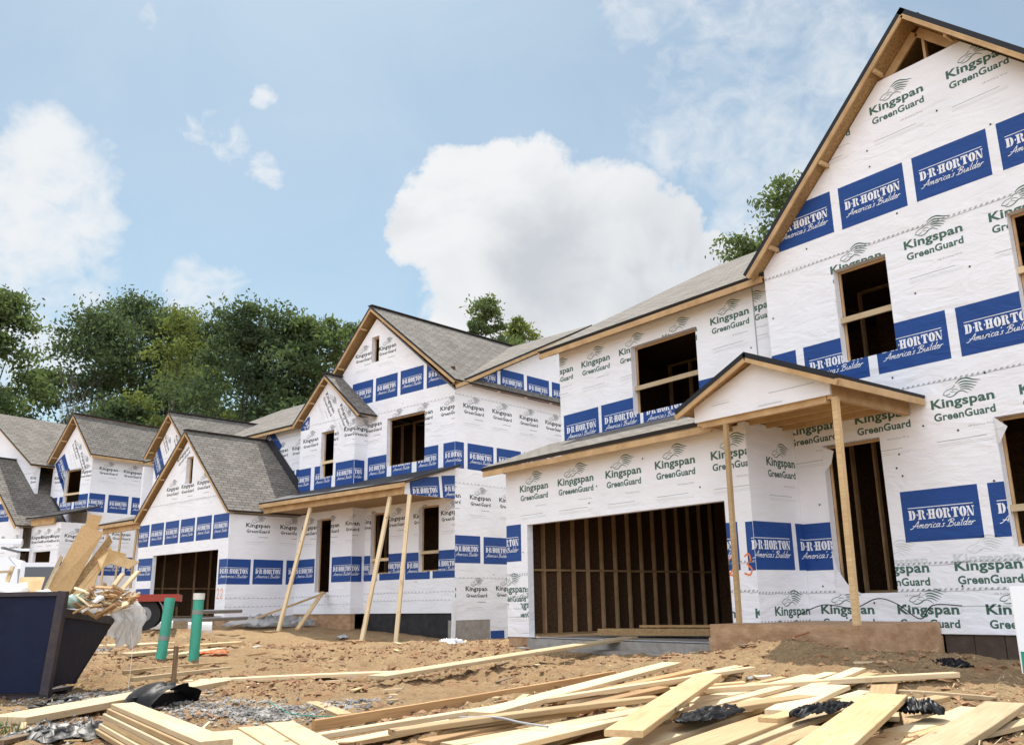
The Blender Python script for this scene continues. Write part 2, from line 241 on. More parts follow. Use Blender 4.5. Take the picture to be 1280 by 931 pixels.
# ------------------------------------------------------------------ mesh helpers
class MB:
    def __init__(s): s.v = []; s.f = []; s.m = []; s.uv = {}
    def poly(s, pts, m, uv=None):
        i = len(s.v); s.v += [tuple(p) for p in pts]; s.f.append(tuple(range(i, i+len(pts)))); s.m.append(m)
        if uv: s.uv[len(s.f)-1] = uv
    def hexa(s, P, m, mats=None):   # P: 8 points, bottom 0-3 ccw, top 4-7
        q = [(3, 2, 1, 0), (4, 5, 6, 7), (0, 1, 5, 4), (1, 2, 6, 5), (2, 3, 7, 6), (3, 0, 4, 7)]
        i = len(s.v); s.v += [tuple(p) for p in P]
        for k, a in enumerate(q): s.f.append(tuple(i+j for j in a)); s.m.append(mats[k] if mats else m)
    def box(s, a, b, m):
        (x0, y0, z0), (x1, y1, z1) = a, b
        x0, x1 = sorted((x0, x1)); y0, y1 = sorted((y0, y1)); z0, z1 = sorted((z0, z1))
        s.hexa([(x0, y0, z0), (x1, y0, z0), (x1, y1, z0), (x0, y1, z0), (x0, y0, z1), (x1, y0, z1), (x1, y1, z1), (x0, y1, z1)], m)
    def bar(s, p, q, w, t, m, upv=(0, 0, 1), mats=None):  # beam from p to q, width w (side), depth t (up)
        p, q = Vector(p), Vector(q); d = (q-p).normalized(); upv = Vector(upv)
        sd_ = d.cross(upv)
        if sd_.length < 1e-4: sd_ = d.cross(Vector((0, 1, 0)))
        sd_.normalize(); u_ = sd_.cross(d)
        a, b = sd_*w/2, u_*t/2
        s.hexa([p-a-b, p+a-b, q+a-b, q-a-b, p-a+b, p+a+b, q+a+b, q-a+b], m, mats)
    def tube(s, p, q, r, m, n=12, r1=None, caps=True):
        p, q = Vector(p), Vector(q); d = (q-p).normalized(); a = d.orthogonal().normalized(); b = d.cross(a); r1 = r if r1 is None else r1
        A = [p+(a*cos(t)+b*sin(t))*r for t in [2*pi*k/n for k in range(n)]]; B = [q+(a*cos(t)+b*sin(t))*r1 for t in [2*pi*k/n for k in range(n)]]
        i = len(s.v); s.v += [tuple(x) for x in A+B]
        for k in range(n): s.f.append((i+k, i+(k+1) % n, i+n+(k+1) % n, i+n+k)); s.m.append(m)
        if caps: s.f.append(tuple(i+n-1-k for k in range(n))); s.m.append(m); s.f.append(tuple(i+n+k for k in range(n))); s.m.append(m)
    def build(s, name, parent=None, off=(0, 0, 0), smooth=False, loc=None, rot=None):
        me = bpy.data.meshes.new(name); ox, oy, oz = off
        me.from_pydata([(x-ox, y-oy, z-oz) for x, y, z in s.v], [], s.f)
        names = []
        for m in s.m:
            if m not in names: names.append(m)
        for n in names: me.materials.append(MAT[n])
        idx = {n: k for k, n in enumerate(names)}
        me.polygons.foreach_set('material_index', [idx[m] for m in s.m])
        if s.uv:
            ul = me.uv_layers.new(name='UVMap')
            for fi, uvs in s.uv.items():
                for k, li in enumerate(me.polygons[fi].loop_indices): ul.data[li].uv = uvs[k]
        if smooth: me.polygons.foreach_set('use_smooth', [True]*len(s.f))
        me.update()
        o = bpy.data.objects.new(name, me); COL.objects.link(o)
        if parent: o.parent = parent
        if loc: o.location = loc
        if rot: o.rotation_euler = rot
        return o
def tag(o, label, cat, group=None):
    o['label'] = label; o['category'] = cat
    if group: o['group'] = group
    return o
def kind(o, k): o['kind'] = k; return o
def thing(name, label, cat, loc=(0, 0, 0), rz=0, group=None):
    o = bpy.data.objects.new(name, None); COL.objects.link(o); o.location = loc; o.rotation_euler = (0, 0, rz); o.empty_display_size = .3
    return tag(o, label, cat, group)

# ------------------------------------------------------------------ print on the building paper
def font_tris(body, size, bold=0, shear=0, res=2, sx=1, space=1.0):
    c = bpy.data.curves.new('t', 'FONT'); c.body = body; c.size = 1; c.offset = bold; c.shear = shear; c.resolution_u = res; c.space_character = space; c.fill_mode = 'FRONT'
    o = bpy.data.objects.new('t', c); COL.objects.link(o); dg = bpy.context.evaluated_depsgraph_get(); dg.update()
    ev = o.evaluated_get(dg); me = ev.to_mesh(); me.calc_loop_triangles()
    vs = [(v.co.x, v.co.y) for v in me.vertices]; tr = [[vs[i] for i in t.vertices] for t in me.loop_triangles]
    ev.to_mesh_clear(); bpy.data.objects.remove(o); bpy.data.curves.remove(c)
    x0 = min(p[0] for t in tr for p in t); x1 = max(p[0] for t in tr for p in t)
    return [[((p[0]-x0)*size*sx, p[1]*size) for p in t] for t in tr], (x1-x0)*size*sx
def fit(body, x, y, width, cap, **k):   # text whose width and cap height are given
    _, w1 = font_tris(body, 1, **k); size = cap/.70; sx = width/(w1*size)
    tr, _ = font_tris(body, size, sx=sx, **k)
    return [[(p[0]+x, p[1]+y) for p in t] for t in tr]
def ccw(poly):
    a = sum(poly[i][0]*poly[(i+1) % len(poly)][1]-poly[(i+1) % len(poly)][0]*poly[i][1] for i in range(len(poly)))
    return poly if a > 0 else poly[::-1]
def stroke(pts, w0, w1, wm=None):
    n = len(pts); L_, R_ = [], []
    out = []
    sm = []
    for i in range(n-1):   # catmull-rom
        p0, p1, p2, p3 = pts[max(i-1, 0)], pts[i], pts[i+1], pts[min(i+2, n-1)]
        for k in range(3):
            t = k/3; sm.append(tuple(.5*((2*p1[j])+(-p0[j]+p2[j])*t+(2*p0[j]-5*p1[j]+4*p2[j]-p3[j])*t*t+(-p0[j]+3*p1[j]-3*p2[j]+p3[j])*t**3) for j in (0, 1)))
    sm.append(pts[-1]); n = len(sm)
    for i, p in enumerate(sm):
        a, b = sm[max(i-1, 0)], sm[min(i+1, n-1)]; dx, dy = b[0]-a[0], b[1]-a[1]; l = math.hypot(dx, dy) or 1
        t = i/(n-1); w = (w0*(1-t)+w1*t) if wm is None else (w0*(1-t)**2+2*wm*t*(1-t)*1.6+w1*t*t)
        L_.append((p[0]-dy/l*w/2, p[1]+dx/l*w/2)); R_.append((p[0]+dy/l*w/2, p[1]-dx/l*w/2))
    for i in range(n-1): out.append([L_[i], R_[i], R_[i+1], L_[i+1]])
    return out
def rect(x0, y0, x1, y1): return [(x0, y0), (x1, y0), (x1, y1), (x0, y1)]
def lion():
    S = [([(.385, .305), (.45, .35), (.54, .357), (.64, .315), (.735, .292)], .006, .004, .022), ([(.415, .297), (.49, .318), (.57, .302), (.69, .262)], .006, .004, .022),
         ([(.43, .268), (.50, .280), (.575, .262), (.665, .222)], .006, .004, .02), ([(.44, .240), (.50, .246), (.57, .225), (.635, .195)], .006, .004, .018),
         ([(.445, .214), (.50, .215), (.555, .196), (.60, .168)], .005, .003, .014), ([(.20, .197), (.25, .232), (.325, .246), (.375, .287)], .008, .008, None),
         ([(.195, .190), (.205, .171), (.25, .162), (.295, .184)], .012, .008, None), ([(.235, .146), (.29, .132), (.35, .146), (.415, .188), (.475, .186), (.54, .142)], .006, .006, .014),
         ([(.325, .215), (.365, .232), (.41, .214)], .010, .006, None), ([(.30, .20), (.355, .19), (.40, .168)], .005, .005, None)]
    out = []
    for j, (p, a, b, m) in enumerate(S): out += [(g, 2+.2*(j % 6)) for g in stroke(p, a, b, m)]
    return out
def ell(cx, cy, rx, ry, t0, t1, n): return [(cx+rx*cos(t0+(t1-t0)*k/n), cy+ry*sin(t0+(t1-t0)*k/n)) for k in range(n+1)]
def ring(cx, cy, rx, ry, ix, iy, t0, t1, n=8):
    a, b = ell(cx, cy, rx, ry, t0, t1, n), ell(cx, cy, ix, iy, t0, t1, n); return [[a[i], a[i+1], b[i+1], b[i]] for i in range(n)]
H = pi/2
GL = {'D': [rect(.0, .12, .30, .88), rect(-.08, 0, .34, .115), rect(-.08, .885, .34, 1)]+ring(.40, .5, .34, .5, .06, .36, -H, H),
      'R': [rect(.0, .12, .28, .88), rect(-.08, 0, .34, .115), rect(-.08, .885, .34, 1)]+ring(.40, .74, .28, .26, .03, .14, -H, H)+[[(.40, .46), (.58, .46), (.80, .0), (.50, .0)]],
      'H': [rect(.0, .12, .26, .88), rect(.42, .12, .68, .88), rect(-.08, 0, .34, .115), rect(-.08, .885, .34, 1), rect(.36, 0, .76, .115), rect(.36, .885, .76, 1), rect(.265, .44, .415, .56)],
      'O': ring(.32, .5, .36, .52, .06, .36, H, 3*H)+ring(.37, .5, .36, .52, .06, .36, -H, H),
      'T': [rect(.24, .12, .52, .86), rect(-.02, .865, .78, 1), rect(-.02, .64, .07, .86), rect(.69, .64, .78, .86), rect(.14, 0, .62, .115)],
      'N': [[(.0, .88), (.26, .88), (.66, 0), (.44, 0)], rect(-.08, .885, .26, 1), rect(.0, .12, .07, .70), rect(-.06, 0, .16, .115), rect(.60, .14, .66, .88), rect(.50, .885, .76, 1)]}
ADV = {'D': .86, 'R': .92, 'H': .88, 'O': .84, 'T': .88, 'N': .84}
def horton(x, y, w, h):
    items = []; px = 0
    for ch in ('D', '.', 'R', '.', 'H', 'O', 'R', 'T', 'O', 'N'):
        if ch == '.': items.append([(px+.04, .40), (px+.15, .40), (px+.15, .60), (px+.04, .60)]); px += .26; continue
        for p in GL[ch]: items.append([(a+px, b) for a, b in p])
        px += ADV[ch]
    return [[(x+a/px*w, y+b*h) for a, b in p] for p in items]
SCRIPT = {'e': (.6, [[(0, .5), (.42, .62), (.38, .95), (.1, .82), (.05, .3), (.28, .02), (.62, .2)]]), 'm': (.88, [[(0, 0), (.08, .95)], [(.1, .55), (.32, .95), (.34, .02)], [(.38, .55), (.62, .95), (.62, .08), (.85, .15)]]),
 'r': (.52, [[(0, 0), (.1, .95)], [(.12, .6), (.3, .93), (.52, .82)]]), 'i': (.34, [[(.05, .9), (.02, .12), (.28, .15)], [(.12, 1.3), (.17, 1.42)]]), 'c': (.56, [[(.46, .82), (.24, .95), (.03, .5), (.2, .02), (.55, .2)]]),
 'a': (.68, [[(.45, .82), (.2, .95), (.02, .45), (.18, .02), (.43, .4)], [(.5, .95), (.45, .1), (.68, .15)]]), 's': (.5, [[(.4, .88), (.15, .85), (.2, .55), (.35, .3), (.1, .02), (-.06, .15)]]), 'u': (.68, [[(.05, .95), (.03, .2), (.22, .03), (.43, .4)], [(.5, .95), (.45, .1), (.68, .15)]]),
 'l': (.34, [[(.12, 1.95), (.04, .2), (.28, .12)]]), 'd': (.70, [[(.45, .82), (.2, .95), (.02, .45), (.18, .02), (.43, .4)], [(.6, 1.95), (.45, .1), (.70, .15)]]), 'A': (.95, [[(-.45, -.15), (0, .15), (.55, 1.9)], [(.58, 1.9), (.68, .05)], [(-.2, .70), (.25, .55), (.85, .68)]]),
 'B': (1.0, [[(.22, 1.75), (.08, .05)], [(-.25, 1.35), (.25, 1.95), (.72, 1.6), (.25, 1.05)], [(.25, 1.02), (.80, .75), (.6, .1), (-.25, .02)]]), "'": (.22, [[(.12, 1.95), (.06, 1.55)]]), ' ': (.55, [])}
def script(body, x, y, w, xh):
    out = []; px = .4; n = 0
    for ch in body:
        adv, st = SCRIPT[ch]
        for q in st: out.append([(px+a+.28*b, b) for a, b in q])
        px += adv
    res = []
    for k, q in enumerate(out):
        for g in stroke([(x+a/px*w, y+b*xh) for a, b in q], .0105, .0085): res.append((g, 'ink_white', 3+.2*(k % 5)))
    return res
def k_logo(res, ink):
    M = [(p, ink, 1) for p in fit('Kingspan', 0, 0, .88, .128, bold=.030, res=res, space=1.04)]
    M += [(p, ink, 1) for p in fit('GreenGuard', .02, -.178, .85, .105, bold=.030, res=res, space=1.04)]
    M += [(p, ink, l) for p, l in lion()]
    if res > 1:
        M += [(p, 'ink_grey', 1) for p in fit('GB Building Wrap', .47, -.325, .36, .024, res=1)]
        M += [(p, ink, 1) for p in fit('R', .885, .005, .014, .014, res=1)]
    else: M.append((rect(.47, -.325, .83, -.305), 'ink_grey', 1))
    M += [(rect(.01, -.475, .70, -.467), 'ink_grey', 1), (rect(.01, -.520, .82, -.514), 'ink_faint', 1), (rect(.01, -.545, .80, -.539), 'ink_faint', 1)]
    return M
def s_logo(res, h):
    k = h/.72
    M = [(rect(0, 0, 1.105, h), 'ink_blue', 1)]
    M += [(rect(.09, .468*k, 1.02, .478*k), 'ink_white', 3)]
    M += [(p, 'ink_white', 3) for p in horton(.10, .305*k, .935, .135*k)]
    M += script("America's Builder", .10, .185*k, .90, .052*k)
    return M
LOGO = {('K', 2): k_logo(3, 'ink_green'), ('K', 1): k_logo(1, 'ink_black'), ('KF', 2): [(p, 'ink_faint', 1) for p, c, l in k_logo(2, 'ink_green')],
        ('S', 2): s_logo(3, .72), ('S', 1): s_logo(1, .78), ('S0', 2): s_logo(3, .72)}
LOGO[('Sn', 1)] = [([(a*.885, b) for a, b in p], c, l) for p, c, l in LOGO[('S', 1)]]; LOGO[('Ks', 2)] = [([(a*.84, b) for a, b in p], c, l) for p, c, l in LOGO[('K', 2)]]
def clip_half(poly, a, b):   # keep left of a->b
    out = []; n = len(poly); ex, ey = b[0]-a[0], b[1]-a[1]
    def sd_(p): return ex*(p[1]-a[1])-ey*(p[0]-a[0])
    for i in range(n):
        p, q = poly[i], poly[(i+1) % n]; dp, dq = sd_(p), sd_(q)
        if dp >= 0: out.append(p)
        if (dp > 0 and dq < 0) or (dp < 0 and dq > 0):
            t = dp/(dp-dq); out.append((p[0]+(q[0]-p[0])*t, p[1]+(q[1]-p[1])*t))
    return out
def clip(poly, conv):
    for i in range(len(conv)):
        poly = clip_half(poly, conv[i], conv[(i+1) % len(conv)])
        if len(poly) < 3: return None
    return poly
def bb(p): return min(a for a, b in p), min(b for a, b in p), max(a for a, b in p), max(b for a, b in p)
def pieces(poly, holes):
    """convex outline minus rectangles -> convex pieces"""
    us = sorted({p[0] for p in poly} | {h[0] for h in holes} | {h[2] for h in holes}); x0, _, x1, _ = bb(poly); us = [u for u in us if x0 <= u <= x1]
    out = []
    for a, b in zip(us, us[1:]):
        if b-a < 1e-6: continue
        s = clip(poly, rect(a, -99, b, 99))
        if not s: continue
        hs = sorted((h[1], h[3]) for h in holes if h[0] <= a+1e-6 and h[2] >= b-1e-6)
        lo = -99
        for h0, h1 in hs+[(99, 99)]:
            if h0 > lo+1e-6:
                q = clip(s, rect(a, lo, b, h0))
                if q: out.append(q)
            lo = max(lo, h1)
    return out
class House:
    def __init__(s, name, label, cat, ang, base, lod, group=None):
        s.ang, s.base, s.lod = ang, Vector(base), lod
        c, q = cos(ang), sin(ang)
        s.root = thing(name, label, cat, (c*base[0]-q*base[1], q*base[0]+c*base[1], base[2]), ang, group)
    def world(s, p): c, q = cos(s.ang), sin(s.ang); return Vector((c*p[0]-q*p[1], q*p[0]+c*p[1], p[2]))
    def part(s, name, mb, parent=None, smooth=False): return mb.build(name, parent or s.root, s.base, smooth)
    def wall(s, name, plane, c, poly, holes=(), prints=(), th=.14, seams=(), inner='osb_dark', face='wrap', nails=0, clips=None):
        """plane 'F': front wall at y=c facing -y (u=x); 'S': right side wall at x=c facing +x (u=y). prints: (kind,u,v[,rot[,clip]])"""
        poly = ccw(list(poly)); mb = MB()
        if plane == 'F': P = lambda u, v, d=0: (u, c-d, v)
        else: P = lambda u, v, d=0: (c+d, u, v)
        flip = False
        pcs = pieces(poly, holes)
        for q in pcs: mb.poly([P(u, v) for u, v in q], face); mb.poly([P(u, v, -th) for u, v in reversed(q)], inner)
        n = len(poly)
        for i in range(n):
            a, b = poly[i], poly[(i+1) % n]; mb.poly([P(*a, -th), P(*b, -th), P(*b), P(*a)], face)
        x0, z0, x1, z1 = bb(poly)
        for h in holes:
            e = [(h[0], h[1]), (h[2], h[1]), (h[2], h[3]), (h[0], h[3])]
            for i in range(4):
                a, b = e[i], e[(i+1) % 4]
                if i == 0 and h[1] <= z0+1e-3: continue
                mb.poly([P(*b, -th), P(*a, -th), P(*a), P(*b)], face)
        # print marks
        bbs = [bb(q) for q in pcs]
        def put(marks, u, v, rot=0, cl=None, scale=1):
            cr, sr = cos(rot), sin(rot)
            for pg, col, lay in marks:
                g = [(u+(a*cr-b*sr)*scale, v+(a*sr+b*cr)*scale) for a, b in pg]
                if cl:
                    g = clip(ccw(g), rect(*cl))
                    if not g: continue
                B = bb(g)
                for q, Q in zip(pcs, bbs):
                    if B[0] >= Q[2] or B[2] <= Q[0] or B[1] >= Q[3] or B[3] <= Q[1]: continue
                    k = clip(ccw(g), q)
                    if k: mb.poly([P(a, b, .0012*lay+.0006) for a, b in k], col)
        jit = random.Random(len(prints)*7+int(abs(c)*10))
        for pr in prints:
            kd, u, v = pr[:3]; rot = pr[3] if len(pr) > 3 else 0; rot += jit.uniform(-.006, .006); v += jit.uniform(-.008, .008); cl = pr[4] if len(pr) > 4 else None
            put(LOGO[(kd, s.lod)], u, v, rot, cl)
        rnd = random.Random(int(abs(c)*100)+len(poly))
        for z in seams:   # lap seams: a stitched tape edge and the shadow line of the lap
            z, a, b = (z, x0, x1) if isinstance(z, (int, float)) else z
            u = a; m = []
            while u < b:
                m.append(([(u, z-.014), (u+.032, z-.014), (u+.052, z+.014), (u+.020, z+.014)], 'ink_grey', 2)); u += .078 if s.lod > 1 else .16
            put(m, 0, 0)
            y_ = [(a+(b-a)*k/12, z+rnd.uniform(-.012, .012)) for k in range(13)]
            put([(q, 'ink_grey', 4) for q in stroke(y_, .006, .006)], 0, -.02)
        for k in range(nails):
            u, v = rnd.uniform(x0, x1), rnd.uniform(z0, z1); put([([(u+.016*cos(t*pi/3), v+.016*sin(t*pi/3)) for t in range(6)], 'nail_cap', 5)], 0, 0)
        return s.part(name, mb)
    def frame(s, plane, c, h, rail=None, name='window_frame', depth=.168, sill=True):
        """rough opening: jamb studs, header, sill and the safety rail across it"""
        P = (lambda u, d, v: (u, c+d, v)) if plane == 'F' else (lambda u, d, v: (c-d, u, v)); mb = MB(); t = .04; a, b, z0, z1 = h[0], h[2], h[1], h[3]
        B = lambda p, q: mb.box(p, q, 'stud_wood')
        B(P(a+.003, .145, z0), P(a+t, depth, z1)); B(P(b-t, .145, z0), P(b-.003, depth, z1)); B(P(a+t, .145, z1-t), P(b-t, depth, z1-.003))
        if sill: B(P(a+t, .145, z0+.003), P(b-t, depth, z0+t))
        o = s.part(name, mb)
        if rail:
            m2 = MB(); m2.box(P(a+.004, .06, rail-.045), P(b-.004, .10, rail+.045), 'lumber_pale'); s.part('rail', m2, o)
        return o
    def slope(s, name, q, th=.10, top='shingle', under='osb', edge='drip_edge', uvo=(0, 0)):
        """roof slab; q = eave0, eave1, ridge1, ridge0 (top face)"""
        q = [Vector(p) for p in q]; n = (q[1]-q[0]).cross(q[3]-q[0]).normalized()
        if n.z < 0: n = -n
        e = (q[1]-q[0]).normalized(); f = n.cross(e)
        uv = [((p-q[0]).dot(e)+uvo[0], (p-q[0]).dot(f)+uvo[1]) for p in q]
        lo = [p-n*(.075 if s.lod > 1 else .065) for p in q]; bt = [p-n*th for p in q]; mb = MB()
        flip = (q[1]-q[0]).cross(q[2]-q[0]).dot(n) < 0
        mb.poly(q[::-1] if flip else q, top, uv[::-1] if flip else uv)
        mb.poly(bt if flip else bt[::-1], under)
        for i in range(4):
            j = (i+1) % 4; w = [q[i], q[j], lo[j], lo[i]]; x = [lo[i], lo[j], bt[j], bt[i]]
            if not flip: w, x = w[::-1], x[::-1]
            mb.poly(w, edge); mb.poly(x, 'timber')
        return s.part(name, mb)
    def board(s, name, p, q, w, t, m='timber', parent=None, upv=(0, 0, 1)):
        mb = MB(); mb.bar(p, q, w, t, m, upv); return s.part(name, mb, parent)
    def gable_roof(s, xc, hw, zr, ze, yf, yb, wall_y, fas=.2, cut_right=None):
        """front-facing gable roof: ridge along y at xc; top surface zr at the ridge, ze at +-hw"""
        L_ = s.slope('gable_roof', [(xc-hw, yf, ze), (xc-hw, yb, ze), (xc, yb, zr), (xc, yf, zr)])
        R_ = s.slope('gable_roof', [(xc+hw, yf, ze), (xc+hw, yb, ze), (xc, yb, zr), (xc, yf, zr)])
        cp = MB(); cp.bar((xc, yf+.35, zr), (xc, yb, zr), .2, .02, 'shingle'); s.part('ridge_cap', cp)
        n = math.hypot(hw, zr-ze); dz = .05+fas/2
        for sg in (-1, 1):
            off = Vector((sg*(zr-ze)/n, 0, hw/n))*(-dz)
            p = Vector((xc+sg*hw, yf+.02, ze))+off; q = Vector((xc+sg*.02, yf+.02, zr))+off
            fa = s.board('rake_board', p, q, .035, fas, 'timber', None, (sg*(zr-ze)/n, 0, hw/n))
            # soffit lookouts between the rake board and the wall
            for k in range(3):
                t = (k+.4)/3; a = p.lerp(q, t)+off*.6; s.board('lookout', (a.x, yf+.045, a.z), (a.x, wall_y-.01, a.z), .04, .07, 'timber', fa)
    def stud_row(s, plane, c, u0, u1, z0, z1, sp=.41, mt='stud_wood'):
        P = (lambda u, d, v: (u, c-d, v)) if plane == 'F' else (lambda u, d, v: (c+d, u, v)); u = u0
        while u < u1:
            mb = MB(); mb.box(P(u, .0, z0), P(u+.04, .09, z1), mt); s.part('stud', mb); u += sp
        for a, b in ((z0-.04, z0-.001), (z1+.001, z1+.04)): mb = MB(); mb.box(P(u0, .0, a), P(u1, .09, b), mt); s.part('wall_plate', mb)
def gable(x0, x1, zb, ze, xc, zr): return [(x0, zb), (x1, zb), (x1, ze), (xc, zr), (x0, ze)]
def row(kd, u0, v, n, p=1.25, **k): return [(kd, u0+p*i, v) for i in range(n)]

# ------------------------------------------------------------------ ground height (camera eye is at z = 0)
A2, A3 = R(9.14779), R(19.19683)
def w2(a, x, y): return (cos(a)*x-sin(a)*y, sin(a)*x+cos(a)*y)
GP = [(0, 0, -1.12), (-3, 3, -1.06), (-5, 4, -1.05), (-8, 3, -1.06), (-10, 3, -1.05), (-12, 2.5, -1.0), (-5, 7, -.98), (-3.5, 7.5, -.96), (-7, 8, -.97), (-9, 7, -1.0), (-7.4, 10.15, -.66), (-6.2, 10.2, -.70), (-8.6, 10.4, -.74),
      (-5, 11.6, -.82), (-4, 11, -.86), (-2, 10, -.9), (-10, 10.7, -.84), (-13, 10.8, -.86), (-11, 9, -.93), (-12, 7, -.98), (-15.5, 11, -.80), (-15.2, 9.8, -.84), (-15, 5, -.80), (-17.5, 8, -.82), (-19.5, 5.5, -.42), (-17, 4.8, -.68), (-24, 7.5, -.5), (-4, 14, -.8), (3, 8, -1), (6, 0, -1.2), (-8, -2, -1.15), (-14, 0, -1.0),
      (-40, 8, -.35), (-60, 10, -.3), (-30, 4, -.5), (-23, 4, -.5), (-20, -5, -.9), (-30, -15, -.9), (20, 20, -1), (0, 40, -.5), (-40, 40, -.4)]
GP += [(*w2(A2, x, y), z) for x, y, z in ((-19, 15, -.90), (-21, 16.5, -.86), (-22.6, 14.5, -.71), (-23, 17, -.72), (-25.5, 14, -.54), (-25, 16.5, -.56), (-29, 14, -.40), (-33, 14.5, -.36), (-18.2, 19, -1.02), (-16.8, 17, -.95), (-20, 13, -.93), (-24, 11, -.85))]
def gz(x, y):
    sw = sz = 0
    for a, b, z in GP:
        w = 1/((x-a)**2+(y-b)**2+.35)**1.7; sw += w; sz += w*z
    return sz/sw
def gzn(x, y):   # with clods and ruts
    z = gz(x, y); p = Vector((x, y, 0))
    d = math.hypot(x, y)
    z += .04*noise.noise(p*1.1)+.045*noise.noise(p*2.7+Vector((5, 0, 0)))
    if d < 22: z += .055*max(0, noise.noise(p*5.3))+.024*noise.noise(p*13)+.012*noise.noise(p*27)
    # tyre ruts running along the fronts
    for k_ in (0, 1.7):
        q_ = (y-(8.2+k_)-.28*(x+9)*.6+.25*math.sin(x*.5)); z -= .07*math.exp(-(q_/.16)**2)*(1 if -22 < x < -9.5 else 0); z += .035*math.exp(-((abs(q_)-.26)/.10)**2)*(1 if -22 < x < -9.5 else 0)
    # spoil heaped against the porch slab
    z += .16*math.exp(-(((x+7.0)/1.0)**2+((y-10.0)/.40)**2))+.12*math.exp(-(((x+5.7)/.5)**2+((y-10.9)/.6)**2))
    z += .12*math.exp(-(((x+15.0)/.9)**2+((y-9.8)/.6)**2))
    return z
def build_ground():
    rad = []; r = .6
    while r < 900: rad.append(r); r *= 1.011 if 3 < r < 26 else 1.06
    va = pi/2+YAW; ang = []; a = -pi
    while a < pi: ang.append(a); a += R(.20) if abs(a) < R(36) else R(3)
    mb = MB(); n = len(ang)
    for r in rad:
        for a in ang:
            x, y = r*cos(va+a), r*sin(va+a); mb.v.append((x, y, gzn(x, y) if r < 120 else -.4))
    c = len(mb.v); mb.v.append((0, 0, gz(0, 0)))
    for i in range(len(rad)-1):
        for k in range(n):
            k2 = (k+1) % n; mb.f.append((i*n+k, (i+1)*n+k, (i+1)*n+k2, i*n+k2)); mb.m.append('soil')
    for k in range(n): mb.f.append((c, k, (k+1) % n)); mb.m.append('soil')
    kind(mb.build('ground', smooth=True), 'structure')
build_ground()

